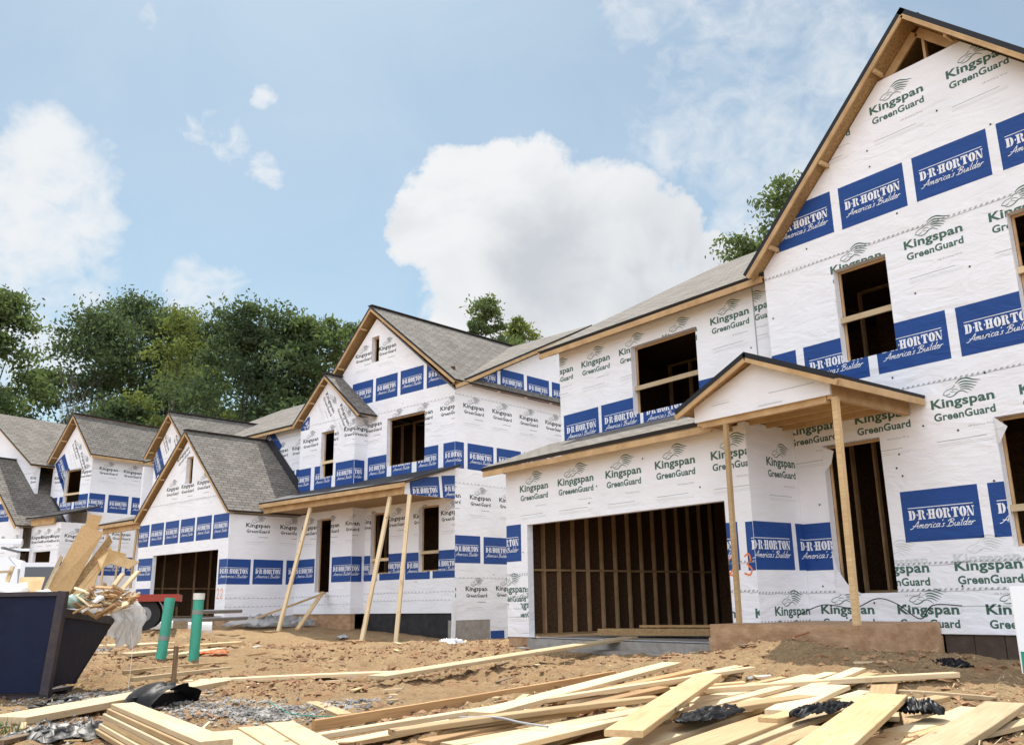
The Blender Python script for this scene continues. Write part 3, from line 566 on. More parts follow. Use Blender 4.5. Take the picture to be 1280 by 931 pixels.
# ------------------------------------------------------------------ house nearest the camera
def house_near():
    h = House('townhouse', 'nearest unfinished townhouse, white printed paper wrap, tall steep gable and small gabled porch', 'townhouse', 0, (-8.4, 15, -.8), 2, 'unfinished townhouses along the street')
    # garage front
    pr = [('K', u, 2.145) for u in (-14.01, -11.52, -10.31, -9.10)]+[('K', -12.84, 2.145, 0, (-13.6, 1, -12.45, 2.9)), ('K', -12.72, 2.15, 0, (-12.45, 1, -11.6, 2.9))]
    pr += [('S', -15.10, .79), ('S', -9.79, .42), ('S', -8.54, .42), ('K', -14.75, .20), ('K', -9.72, -.26), ('K', -8.48, -.26), ('K', -14.3, -.1, 0, (-14.05, -.6, -13.7, .3))]
    h.wall('garage_wall', 'F', 11.13, [(-14.47, -.64), (-8.403, -.64), (-8.403, 2.62), (-14.47, 2.62)], [(-13.80, -.64, -8.90, 1.49)], pr, seams=(.55, (.12, -14.47, -13.8), (.12, -8.9, -8.4)), nails=10)
    h.wall('garage_side_wall', 'S', -8.40, [(11.133, -.45), (12.385, -.45), (12.385, 2.66), (11.133, 2.66)], (), [('Ks', 11.60, 2.03), ('S', 10.99, .42), ('S', 12.2, .42), ('K', 11.49, -.235), ('K', 10.24, -.235)], seams=(.09, -.33))
    for x0, x1 in ((-14.47, -13.78), (-8.92, -8.41)): m = MB(); m.box((x0, 11.15, -1.1), (x1, 11.30, -.645), 'mud_concrete'); h.part('foundation', m)
    m = MB(); m.box((-13.77, 11.05, -1.05), (-8.93, 17.4, -.66), 'concrete'); h.part('garage_slab', m)
    m = MB(); m.box((-13.6, 10.62, -1.1), (-8.95, 11.045, -.80), 'concrete'); h.part('apron_slab', m)
    # big gable wall
    pr = row('K', -7.67, 7.45, 4, 1.24)+row('S', -8.38, 5.73, 5)+row('K', -7.42, 5.05, 4)+row('S', -9.31, 3.25, 6)+row('K', -8.50, 2.575, 5, 1.205)+row('S', -6.72, .745, 4, 1.24)+[('S', -8.585, .42)]
    pr += [('K', -7.31+1.24*i, .33, 0, (-6.93, -.5, 99, .45)) for i in range(4)]+[('KF', -7.31+1.24*i, .42, 0, (-6.93, .45, 99, .80)) for i in range(4)]
    pr += [('K', -9.45+1.24*i, -.235, 0, (-99, -.5, 99, .10)) for i in range(6)]
    holes = [(-7.38, 3.57, -6.48, 5.10), (-4.69, 3.57, -3.79, 5.10), (-7.90, .06, -6.93, 2.32), (-5.26, .61, -3.46, 2.33)]
    h.wall('gable_wall', 'F', 12.39, [(-8.68, -.5), (-2.48, -.5), (-2.48, 5.5), (-4.92, 7.95), (-6.24, 7.95), (-8.68, 5.5)], holes, pr, seams=(5.34, 2.97, (.45, -6.9, -2.5), .09), nails=46)
    for hh, rl in zip(holes, (4.26, 4.27, None, 1.11)): h.frame('F', 12.39, hh, rl, 'window_frame' if rl else 'door_frame', sill=bool(rl))
    m = MB()
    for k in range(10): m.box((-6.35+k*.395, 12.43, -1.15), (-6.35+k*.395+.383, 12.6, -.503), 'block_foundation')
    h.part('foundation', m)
    # open truss showing over the paper
    m = MB(); m.bar((-5.50, 12.55, 7.6), (-5.50, 12.55, 8.62), .09, .04, 'timber', (1, 0, 0)); h.part('king_post', m)
    for sg in (-1, 1):
        h.board('rafter', (-5.58+sg*1.25, 12.5, 7.28), (-5.58+sg*.02, 12.5, 8.52), .04, .14, 'timber', None, (sg*.7, 0, .7))
        h.board('truss_web', (-5.5+sg*.05, 12.6, 7.9), (-5.5+sg*.75, 12.6, 7.2), .04, .09, 'timber', None, (0, 1, 0))
    m = MB(); m.box((-8.3, 14.2, 5.6), (-2.9, 14.25, 8.0), 'osb_dark'); h.part('attic_dark_board', m)  # board added behind the truss to keep the open attic dark
    # upper wall over the garage
    pr = [('K', -14.90, 4.92), ('K', -13.74, 4.92), ('K', -12.58, 4.92), ('K', -11.37, 4.93), ('K', -10.16, 4.95, 0, (-99, 3, -9.17, 6)), ('K', -9.62, 4.97, 0, (-9.17, 3, -8, 6))]+row('S', -14.37, 3.25, 5, 1.19)
    hu = (-12.25, 3.62, -10.53, 5.03)
    h.wall('upper_wall', 'F', 12.69, [(-14.47, 2.9), (-8.5, 2.9), (-8.5, 5.56), (-14.47, 5.56)], [hu], pr, nails=8)
    h.frame('F', 12.69, hu, 4.16)
    m = MB(); m.box((-9.18, 12.683, 3.3), (-9.155, 12.687, 5.5), 'ink_grey'); h.part('vertical_seam', m)
    # closing walls and floors
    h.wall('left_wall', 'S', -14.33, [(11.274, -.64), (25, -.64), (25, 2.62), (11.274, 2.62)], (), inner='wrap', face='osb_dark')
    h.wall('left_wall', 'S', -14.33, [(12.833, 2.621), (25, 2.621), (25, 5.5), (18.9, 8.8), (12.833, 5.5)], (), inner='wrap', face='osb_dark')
    m = MB(); m.box((-2.62, 12.535, -.5), (-2.48, 25, 5.4), 'wrap'); h.part('right_wall', m)
    m = MB(); m.box((-14.3, 25.003, -.64), (-2.5, 25.14, 5.5), 'wrap'); h.part('back_wall', m)
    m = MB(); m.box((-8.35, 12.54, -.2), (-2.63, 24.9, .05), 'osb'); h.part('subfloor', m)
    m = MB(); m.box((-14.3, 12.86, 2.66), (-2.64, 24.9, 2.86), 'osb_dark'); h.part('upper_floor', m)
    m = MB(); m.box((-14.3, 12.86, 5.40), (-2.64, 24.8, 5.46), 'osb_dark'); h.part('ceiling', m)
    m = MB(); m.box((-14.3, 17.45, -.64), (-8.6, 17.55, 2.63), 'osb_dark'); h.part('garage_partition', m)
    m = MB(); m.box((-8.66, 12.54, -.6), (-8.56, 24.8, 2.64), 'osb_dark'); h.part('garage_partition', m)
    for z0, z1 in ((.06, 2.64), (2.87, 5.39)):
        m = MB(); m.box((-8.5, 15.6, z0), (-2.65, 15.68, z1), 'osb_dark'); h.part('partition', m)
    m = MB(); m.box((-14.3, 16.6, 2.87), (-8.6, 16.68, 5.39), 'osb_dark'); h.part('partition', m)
    h.stud_row('S', -14.325, 11.5, 17.3, -.60, 2.50, .41); h.stud_row('F', 17.44, -13.9, -8.9, -.60, 2.50, .61)
    m = MB(); m.box((-14.32, 11.6, .62), (-14.24, 17.3, .66), 'stud_wood'); h.part('blocking', m)
    h.stud_row('F', 13.9, -8.3, -5.6, .11, 2.56, .41, 'timber'); h.stud_row('F', 14.6, -5.2, -2.9, .11, 2.56, .41)
    h.stud_row('F', 14.4, -8.1, -3.0, 2.92, 5.30, .61); h.stud_row('F', 15.4, -13.6, -9.4, 2.92, 5.30, .61)
    m = MB(); m.bar((-12.9, 12.2, -.56), (-9.6, 12.9, -.54), .3, .12, 'osb'); m.bar((-12.2, 12.6, -.46), (-9.4, 13.0, -.44), .24, .04, 'lumber_warm'); h.part('lumber_stack', m)
    # roofs
    h.slope('porch_shed_roof', [(-14.87, 10.78, 2.72), (-8.3, 10.78, 2.72), (-8.3, 12.685, 3.41), (-14.87, 12.685, 3.41)], .08)
    h.board('fascia', (-14.85, 10.83, 2.585), (-8.8, 10.83, 2.585), .035, .105); h.board('rake_board', (-14.85, 10.86, 2.60), (-14.85, 12.66, 3.25), .035, .12)
    h.board('soffit', (-14.8, 10.98, 2.625), (-8.8, 10.98, 2.625), .25, .008, 'osb')
    h.slope('main_roof', [(-14.79, 12.33, 5.47), (-8.70, 12.33, 5.47), (-8.70, 18.9, 9.02), (-14.79, 18.9, 9.02)])
    h.slope('main_roof', [(-8.699, 13.2, 5.94), (-2.2, 13.2, 5.94), (-2.2, 18.9, 9.02), (-8.699, 18.9, 9.02)], uvo=(6.09, 1))
    h.slope('main_roof', [(-14.79, 25.4, 5.47), (-2.2, 25.4, 5.47), (-2.2, 18.91, 9.02), (-14.79, 18.91, 9.02)])
    h.board('fascia', (-14.77, 12.365, 5.345), (-8.72, 12.365, 5.36), .035, .11); h.board('soffit', (-14.75, 12.53, 5.41), (-8.8, 12.53, 5.41), .28, .008, 'osb')
    h.board('rake_board', (-14.77, 12.38, 5.37), (-14.77, 18.88, 8.87), .035, .16)
    h.gable_roof(-5.58, 3.32, 8.80, 5.44, 12.09, 19.5, 12.39, .10)
    # front porch
    h.wall('porch_pediment', 'F', 10.35, [(-8.72, 2.60), (-6.40, 2.60), (-6.40, 2.83), (-7.56, 3.30), (-8.72, 2.83)], (), [], th=.04, inner='osb')
    m = MB(); m.box((-7.35, 10.345, 2.80), (-6.62, 10.348, 2.806), 'ink_grey'); m.box((-8.38, 10.345, 2.80), (-8.05, 10.348, 2.806), 'ink_grey'); m.box((-8.38, 10.345, 2.835), (-8.05, 10.348, 2.838), 'ink_faint'); m.box((-7.55, 10.345, 2.64), (-7.15, 10.348, 2.66), 'ink_faint')
    h.part('wrap_print', m)
    h.slope('porch_roof', [(-8.93, 10.13, 2.80), (-8.93, 12.385, 2.80), (-7.56, 12.385, 3.42), (-7.56, 10.13, 3.42)], .07)
    h.slope('porch_roof', [(-6.15, 10.13, 2.80), (-6.15, 12.385, 2.80), (-7.56, 12.385, 3.42), (-7.56, 10.13, 3.42)], .07)
    for sg, xe in ((-1, -8.92), (1, -6.16)):
        h.board('rake_board', (xe, 10.15, 2.69), (-7.56+sg*.015, 10.15, 3.31), .035, .085, 'timber', None, (sg*.4, 0, .9))
    h.board('eave_board', (-6.17, 10.18, 2.70), (-6.17, 12.36, 2.70), .03, .10)
    h.board('porch_beam', (-6.445, 10.40, 2.69), (-6.445, 12.37, 2.69), .08, .27); h.board('porch_beam', (-8.68, 10.40, 2.66), (-8.68, 12.2, 2.66), .08, .24)
    h.board('porch_beam', (-8.64, 10.44, 2.56), (-6.5, 10.44, 2.56), .08, .10)
    for k in range(4): h.board('ceiling_joist', (-8.62, 10.85+k*.42, 2.68), (-6.49, 10.85+k*.42, 2.68), .04, .14)
    h.board('ledger', (-8.36, 12.36, 2.70), (-6.5, 12.36, 2.70), .04, .10)
    h.board('porch_post', (-8.22, 10.41, -.335), (-8.19, 10.41, 2.51), .062, .062, 'lumber'); h.board('porch_post', (-6.40, 10.39, -.335), (-6.36, 10.39, 2.56), .075, .075, 'lumber')
    m = MB(); m.box((-8.68, 10.33, -.62), (-6.37, 12.37, -.338), 'mud_concrete'); m.box((-8.70, 10.31, -1.1), (-6.35, 12.37, -.52), 'mud_concrete'); h.part('porch_slab', m)
    # spray painted number beside the garage
    m = MB(); P = lambda g: [(a, 11.127, b) for a, b in g]
    for s_ in ([(-8.89, .58), (-8.83, .66), (-8.76, .58), (-8.81, .47), (-8.89, .36), (-8.74, .38)], [(-8.60, .62), (-8.52, .66), (-8.49, .56), (-8.56, .51), (-8.48, .44), (-8.52, .35), (-8.62, .38)]):
        for q in stroke(s_, .028, .028): m.poly(P(q), 'paint_orange')
    h.part('painted_number', m)
    # loose flaps of paper at the openings
    for q in ([(-7.90, 12.37, 2.30), (-7.66, 12.31, 2.20), (-7.74, 12.34, 2.02), (-7.9, 12.375, 1.9)], [(-5.26, 12.37, 2.33), (-5.06, 12.28, 2.16), (-5.2, 12.33, 1.98), (-5.26, 12.375, 1.95)], [(-7.92, 12.385, .75), (-7.84, 12.36, .42), (-7.70, 12.36, .20), (-7.5, 12.37, .055), (-7.92, 12.385, .05)]):
        m = MB(); m.poly(q, 'wrap'); h.part('loose_flap', m)
house_near()

# ------------------------------------------------------------------ middle house
def house_middle():
    h = House('townhouse', 'middle unfinished townhouse in white printed paper with a gabled garage and leaning porch props', 'townhouse', A2, (-26, 17, -.6), 1, 'unfinished townhouses along the street')
    X = -18.70
    pr = row('S', 18.42, 6.40, 5)+row('S', 18.21-1.25, 3.84, 8)+row('S', 17.62, 1.12, 6, 1.24)+row('K', 18.04-1.25, 5.70, 8)+row('K', 18.30-1.25, 2.98, 8)+row('K', 18.12-1.25, .36, 8)
    h.wall('side_wall', 'S', X, [(17.703, -.45), (30.5, -.45), (30.5, 6.2), (24.1, 9.28), (17.703, 6.17)], (), pr, seams=(6.07, 3.42, .72), nails=30)
    h.wall('side_wall_skirt', 'S', X, [(19.12, -1.1), (30.5, -1.1), (30.5, -.451), (19.12, -.451)], (), row('S', 18.6, -1.55, 5), th=.12)
    m = MB(); m.box((X-.3, 17.72, -1.4), (X-.012, 18.95, -.452), 'concrete'); m.box((X-.3, 18.955, -1.4), (X-.016, 19.115, -.452), 'concrete'); h.part('foundation', m)
    pr = row('S', -26.22, 6.43, 6)+[('K', -22.35, 8.12), ('K', -21.0, 8.16), ('K', -23.6, 8.10)]+row('K', -23.0, 5.62, 4, 1.22)+row('Sn', -22.80, 3.83, 4, 1.2)+row('S', -23.3, .72, 4, 1.22)+row('K', -22.95, 2.50, 4, 1.22)
    holes = [(-21.85, 4.22, -20.04, 5.76), (-22.74, 7.78, -22.35, 8.66), (-22.55, .93, -21.65, 2.80), (-20.26, .93, -19.38, 2.83), (-25.85, -.25, -22.95, 5.85)]
    h.wall('gable_wall', 'F', 17.70, [(-26.0, -.25), (X-.003, -.25), (X-.003, 6.15), (-22.5, 9.27), (-26.0, 6.15)], holes, pr, seams=(6.0, 3.40, (.35, -22.8, -18.7), (.12, -22.8, -18.7)), nails=16)
    for hh, rl in zip(holes, (None, None, 1.36, 1.48)): h.frame('F', 17.70, hh, rl)
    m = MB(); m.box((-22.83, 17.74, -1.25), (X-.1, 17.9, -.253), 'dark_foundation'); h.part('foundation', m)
    # two storey bay
    pr = row('Sn', -26.2, 3.74, 3, 1.18)+[('K', -25.75, 5.42), ('K', -24.62, 5.45), ('K', -23.45, 5.5), ('K', -24.55, 6.95, -1.0), ('K', -23.72, 6.42, -1.0), ('S', -23.87, .71), ('K', -25.6, 2.45), ('K', -24.42, 2.45), ('S', -25.9, .71), ('K', -23.2, 2.45), ('S', -26.0, 6.0, -1.0, (-26.5, 5.86, -25.42, 6.3))]
    hb = [(-24.70, 4.12, -23.98, 5.65), (-24.75, .42, -23.98, 2.75)]
    h.wall('bay_wall', 'F', 17.20, [(-25.93, -.25), (-22.853, -.25), (-22.853, 5.92), (-24.42, 7.36), (-25.93, 6.02)], hb, pr, seams=(5.98, .30, .05))
    h.frame('F', 17.20, hb[0], 4.62); h.frame('F', 17.20, hb[1], None, 'door_frame', sill=False)
    h.wall('bay_side_wall', 'S', -22.85, [(17.203, -.25), (17.697, -.25), (17.697, 5.92), (17.203, 5.92)], (), [('S', 16.5, 3.74), ('K', 17.1, 5.5), ('S', 16.5, .71), ('K', 16.6, 2.45)], th=.10)
    m = MB(); m.box((-25.9, 17.24, -1.1), (-22.86, 17.4, -.253), 'mud_concrete'); h.part('foundation', m)
    # wall set back over the garage
    h.wall('upper_wall', 'F', 17.72, [(-37.9, 2.6), (-26.003, 2.6), (-26.003, 6.2), (-37.9, 6.2)], [(-35.45, 2.6, -32.75, 5.85)], [('K', -28.35, 5.42), ('K', -27.2, 5.42), ('S', -28.1, 3.9), ('S', -26.9, 3.9), ('S', -29.2, 5.9, -.8)], seams=(5.95,))
    m = MB(); m.poly([(-29.1, 17.70, 6.02), (-28.5, 17.70, 5.95), (-26.2, 17.70, 3.86), (-25.95, 17.70, 3.2), (-26.3, 17.70, 3.3)], 'membrane'); m.poly([(-25.95, 17.19, 3.9), (-25.45, 17.19, 3.45), (-25.3, 17.19, 2.95), (-25.94, 17.19, 2.95)], 'membrane'); h.part('flashing', m)
    # garage
    pr = row('Sn', -32.42, 2.14, 6, 1.10)+[('K', -30.35, 4.0), ('K', -29.28, 4.0), ('K', -28.18, 4.02), ('K', -27.05, 4.0), ('K', -29.7, 4.95, .5)]+[('S', -32.1, .95), ('S', -32.1, -.1), ('S', -26.4, .70)]
    hg = [(-31.0, -.26, -26.5, 1.80), (-29.05, 4.12, -28.58, 5.06)]
    h.wall('garage_wall', 'F', 14.70, [(-32.2, -.26), (-25.903, -.26), (-25.903, 2.86), (-28.97, 5.72), (-32.2, 2.98)], hg, pr, seams=(3.55,), nails=6)
    h.frame('F', 14.70, hg[1])
    h.wall('garage_side_wall', 'S', -25.90, [(14.703, -.29), (17.197, -.29), (17.197, 2.88), (14.703, 2.88)], (), [('S', 14.42, .70), ('S', 15.62, .70), ('S', 16.85, .70), ('K', 15.28, 2.50), ('K', 16.55, 2.50)], seams=(.28, .02))
    m = MB(); m.box((-32.2, 14.74, -.9), (-30.98, 14.9, -.263), 'concrete'); m.box((-26.52, 14.74, -1.0), (-25.95, 14.9, -.263), 'mud_concrete'); m.box((-26.1, 14.91, -1.0), (-25.93, 17.2, -.293), 'mud_concrete'); h.part('foundation', m)
    m = MB(); m.box((-30.97, 14.6, -.8), (-26.53, 19.0, -.33), 'concrete'); h.part('garage_slab', m)
    m = MB(); m.box((-32.1, 19.05, -.3), (-25.95, 19.15, 2.55), 'osb_dark'); m.box((-32.19, 14.86, -.3), (-32.05, 19.04, 2.8), 'osb_dark'); m.box((-26.04, 17.35, -.3), (-25.94, 19.04, 2.55), 'osb_dark'); h.part('garage_partition', m)
    h.stud_row('S', -32.045, 15.0, 18.9, -.28, 2.4, .61); h.stud_row('F', 19.04, -31.7, -26.2, -.28, 2.4, .61)
    m = MB(); m.box((-32.03, 15, .68), (-31.95, 18.9, .72), 'stud_wood'); h.part('blocking', m)
    m = MB(); P = lambda g: [(a, 14.694, b) for a, b in g]
    for x0 in (-26.42, -26.2):
        for q in stroke([(x0, .50), (x0+.07, .58), (x0+.13, .48), (x0+.02, .28), (x0+.15, .30)], .025, .025): m.poly(P(q), 'paint_orange')
    h.part('painted_number', m)
    # left bay and porch of the paired unit
    pr = [('K', -34.9, 6.9, -1.0), ('K', -33.9, 6.7, -1.0), ('S', -35.9, 6.1, -1.0), ('S', -35.1, 5.3, -1.0), ('K', -35.4, 5.3), ('S', -35.5, 3.75), ('S', -34.3, 3.75)]
    hl = [(-34.3, 4.0, -33.6, 5.45)]
    h.wall('bay_wall', 'F', 16.60, [(-35.6, 2.5), (-32.6, 2.5), (-32.6, 6.0), (-34.2, 7.50), (-35.6, 6.10)], hl, pr, seams=(5.9,)); h.frame('F', 16.60, hl[0], 4.5)
    m = MB(); m.box((-32.70, 16.745, 2.5), (-32.6, 17.7, 6.0), 'wrap'); m.box((-35.6, 16.745, 2.5), (-35.5, 17.7, 6.0), 'wrap'); h.part('bay_side_wall', m)
    pr = row('K', -37.6, 2.4, 5)+row('S', -37.7, .75, 5)
    hp = (-35.2, .9, -34.4, 2.7)
    h.wall('entry_wall', 'F', 17.24, [(-37.9, -.25), (-32.22, -.25), (-32.22, 2.59), (-37.9, 2.59)], [hp], pr); h.frame('F', 17.24, hp, 1.5)
    m = MB(); m.box((-37.85, 17.4, -1), (-32.3, 17.6, 2.6), 'osb_dark'); h.part('partition', m)
    h.slope('porch_roof', [(-38.2, 15.6, 3.42), (-32.1, 15.6, 3.42), (-32.1, 17.7, 4.05), (-38.2, 17.7, 4.05)], .07); h.board('porch_beam', (-38.0, 15.81, 3.20), (-32.3, 15.81, 3.20), .08, .34); h.board('fascia', (-38.15, 15.63, 3.29), (-32.2, 15.63, 3.29), .03, .13)
    for x in (-37.6, -36.3, -34.9): h.board('temporary_post', (x+.25, 15.6, -.5), (x, 15.81, 3.02), .07, .07, 'lumber')
    # closing walls and floors
    m = MB(); m.box((-38.04, 17.25, -.6), (-37.903, 30.5, 6.0), 'wrap'); h.part('left_wall', m)
    m = MB(); m.box((-38, 30.503, -.6), (X, 30.64, 6.1), 'wrap'); h.part('back_wall', m)
    m = MB(); m.box((-25.8, 17.9, -.2), (X-.16, 30.3, .30), 'osb_dark'); h.part('subfloor', m)
    m = MB(); m.box((-37.9, 17.9, 2.95), (X-.16, 30.3, 3.1), 'osb_dark'); h.part('upper_floor', m)
    m = MB(); m.box((-37.9, 17.9, 6.0), (X-.16, 30.2, 6.06), 'osb_dark'); h.part('ceiling', m)
    for z0, z1 in ((.31, 2.94), (3.11, 5.99)):
        m = MB(); m.box((-25.8, 20.6, z0), (X-.16, 20.68, z1), 'osb_dark'); h.part('partition', m)
    m = MB(); m.box((-26.1, 17.9, 6.07), (-19, 18.0, 7.0), 'osb_dark'); m.box((-24.0, 19.2, 6.07), (-21.0, 19.26, 7.0), 'osb_dark'); h.part('attic_dark_board', m)  # boards added behind the gable to keep the attic dark
    h.stud_row('F', 19.3, -25.4, -19.2, 3.16, 5.9, .61, 'timber'); h.stud_row('F', 19.0, -25.4, -23.0, .36, 2.9, .41)
    # roofs
    h.slope('main_roof', [(-38.3, 17.35, 6.25), (-26.1, 17.35, 6.25), (-26.1, 24.1, 9.55), (-38.3, 24.1, 9.55)])
    h.slope('main_roof', [(-26.099, 17.85, 6.495), (-18.38, 17.85, 6.495), (-18.38, 24.1, 9.55), (-26.099, 24.1, 9.55)], uvo=(12.2, .55))
    h.slope('main_roof', [(-38.3, 30.9, 6.25), (-18.38, 30.9, 6.25), (-18.38, 24.11, 9.55), (-38.3, 24.11, 9.55)])
    h.board('fascia', (-32.6, 17.38, 6.13), (-26.0, 17.38, 6.14), .03, .09); h.board('rake_board', (-18.40, 17.45, 6.17), (-18.40, 24.08, 9.42), .03, .10)
    h.board('rake_soffit', (-18.53, 17.8, 6.30), (-18.53, 24.08, 9.38), .25, .006, 'timber')
    h.gable2(-22.5, 9.66, -26.15, 6.22, -18.37, 6.40, 17.40, 24.7, 17.7, .10)
    h.gable2(-24.36, 7.60, -26.20, 6.06, -22.35, 5.95, 16.97, 20.6, 17.2, .09)
    h.gable2(-28.97, 6.00, -32.40, 3.10, -25.68, 2.98, 14.50, 17.69, 14.7, .10)
    h.gable2(-34.2, 7.74, -36.1, 6.08, -32.25, 5.95, 16.35, 20.5, 16.6, .10)
    # front porch
    h.slope('porch_roof', [(-25.72, 15.58, 3.26), (-18.42, 15.58, 3.26), (-18.42, 17.69, 3.90), (-25.72, 17.69, 3.90)], .05, top='membrane'); h.board('fascia', (-25.7, 15.60, 3.15), (-18.45, 15.60, 3.15), .03, .12)
    h.board('porch_beam', (-25.88, 15.81, 3.05), (-18.75, 15.81, 3.05), .09, .24)
    m = MB(); m.box((-25.85, 15.87, 2.99), (-18.77, 17.18, 3.02), 'osb'); m.box((-22.83, 17.18, 2.99), (-18.77, 17.68, 3.02), 'osb'); h.part('porch_ceiling', m)
    h.wall('porch_end_wall', 'S', X, [(15.82, 2.93), (17.697, 2.93), (17.697, 3.80), (15.82, 3.22)], (), [('S', 16.05, 2.62, .12), ('S', 17.25, 2.78, .12)], th=.04)
    m = MB(); m.bar((X+.03, 17.6, -1.0), (X+.03, 17.66, .12), .05, .12, 'plastic_white', (0, 1, 0)); h.part('corner_trim', m)
def gable2(s, xc, zr, xl, zl, xr, zr_, yf, yb, wall_y, fas=.15):
    for sg, xe, ze in ((-1, xl, zl), (1, xr, zr_)):
        s.slope('gable_roof', [(xe, yf, ze), (xe, yb, ze), (xc, yb, zr), (xc, yf, zr)], .08)
        w, hgt = abs(xc-xe), zr-ze; n = math.hypot(w, hgt); nv = Vector((sg*hgt/n, 0, w/n)); off = -nv*(.05+fas/2)
        p = Vector((xe, yf+.02, ze))+off; q = Vector((xc+sg*.02, yf+.02, zr))+off
        fa = s.board('rake_board', p, q, .03, fas, 'timber', None, tuple(nv))
        for k in range(3):
            a = p.lerp(q, (k+.5)/3)+off*.5; s.board('lookout', (a.x, yf+.04, a.z), (a.x, wall_y-.008, a.z), .04, .06, 'timber', fa)
    mb = MB(); mb.bar((xc, yf-.01, zr+.01), (xc, yb, zr+.01), .22, .03, 'shingle'); s.part('ridge_cap', mb)
House.gable2 = gable2
house_middle()

# ------------------------------------------------------------------ far house at the left edge
def house_far():
    h = House('townhouse', 'farthest unfinished townhouse at the left, its gabled bay rising behind the waste bin', 'townhouse', A3, (-37, 23, -.3), 1, 'unfinished townhouses along the street')
    X = -35.64
    pr = row('Sn', -39.0, 4.02, 4, 1.15)+[('S', -38.5, 6.3, -1.0), ('S', -38.0, 5.6, -1.0), ('K', -37.2, 7.2, -1.0), ('K', -36.6, 6.6, -1.0), ('K', -38.4, 5.6), ('K', -36.5, 5.7)]
    hw = (-37.6, 4.5, -36.4, 5.93)
    h.wall('bay_wall', 'F', 22.0, [(-38.6, 2.6), (X-.003, 2.6), (X-.003, 6.3), (-37.05, 7.98), (-38.6, 6.25)], [hw], pr, seams=(5.97,)); h.frame('F', 22.0, hw, 4.88)
    hs = (24.7, 4.35, 25.05, 5.9)
    h.wall('side_wall', 'S', X, [(22.003, -.3), (33, -.3), (33, 6.33), (22.003, 6.33)], [hs], row('Sn', 20.64, 4.04, 6, 1.13)+row('K', 22.35, 5.85, 6, 1.17)+row('S', 21.5, 1.4, 6)+row('K', 22.0, 3.1, 6), seams=(5.9, 3.4))
    h.gable2(-37.02, 8.40, -38.75, 6.30, -35.30, 6.42, 21.70, 29.5, 22.0, .10)
    h.board('fascia', (-35.32, 21.75, 6.32), (-35.32, 29.0, 6.32), .03, .12)
    # steep upper gable behind
    h.slope('gable_roof', [(-38.45, 20.9, 6.2), (-38.45, 33, 6.2), (-43.0, 33, 9.12), (-43.0, 20.9, 9.12)]); h.slope('gable_roof', [(-47.5, 20.9, 6.2), (-47.5, 33, 6.2), (-43.0, 33, 9.12), (-43.0, 20.9, 9.12)])
    h.wall('gable_wall', 'F', 21.3, [(-47.2, 2.6), (-38.65, 2.6), (-38.65, 6.2), (-43.0, 8.95), (-47.2, 6.2)], (), row('S', -47, 4, 7)+row('K', -46.6, 5.6, 7), seams=(5.9,))
    # garage
    hg = (-42.6, -.3, -38.0, 1.9)
    h.wall('garage_wall', 'F', 20.0, [(-43.6, -.3), (-37.053, -.3), (-37.053, 3.25), (-40.5, 6.35), (-43.6, 3.25)], [hg], row('Sn', -43.4, 3.62, 6, 1.1)+row('K', -43.2, 2.65, 6, 1.1), seams=(2.5,))
    h.gable2(-40.5, 6.62, -44.0, 3.40, -36.93, 3.40, 19.75, 22.6, 20.0, .14)
    m = MB(); m.box((-43.6, 24, -.3), (-37.1, 24.1, 3), 'osb_dark'); h.part('garage_partition', m)
    m = MB(); m.poly([(-38.7, 21.985, 4.95), (-38.2, 21.985, 4.75), (-37.05, 21.985, 3.62), (-37.2, 21.985, 3.3)], 'membrane'); h.part('flashing', m)
    # entry bay
    hp = (-36.75, -.3, -35.5, 2.32)
    h.wall('entry_wall', 'F', 20.5, [(-37.05, -.3), (-34.953, -.3), (-34.953, 3.45), (-37.05, 3.45)], [hp], [('K', -37.0, 2.85), ('K', -36.3, 2.85), ('K', -35.6, 2.85)], th=.12)
    h.wall('entry_side_wall', 'S', -34.95, [(20.503, -.3), (21.997, -.3), (21.997, 3.45), (20.503, 3.45)], (), [('K', 20.7, 2.85), ('S', 20.6, 1.1)], th=.1)
    h.board('porch_beam', (-37.0, 20.42, 3.52), (-35.3, 20.42, 3.52), .08, .26); h.slope('porch_roof', [(-37.1, 20.2, 3.72), (-34.7, 20.2, 3.72), (-34.7, 21.99, 4.2), (-37.1, 21.99, 4.2)], .06)
    m = MB(); m.box((-47.2, 33.01, -.3), (X, 33.1, 6.2), 'wrap'); m.box((-47.3, 21.5, -.3), (-47.2, 33, 6.2), 'wrap'); h.part('back_wall', m)
    m = MB(); m.box((-47.1, 24.2, 2.9), (X-.2, 32.9, 3.05), 'osb_dark'); h.part('upper_floor', m)
    m = MB(); m.box((-40, 24.2, 3.06), (X-.2, 24.3, 6.2), 'osb_dark'); m.box((-37.04, 22.1, -.3), (X-.2, 22.2, 2.59), 'osb_dark'); h.part('partition', m)
    k = 1.068; h.root.scale = (k, k, k); h.root.location = [c*k for c in h.root.location]
house_far()

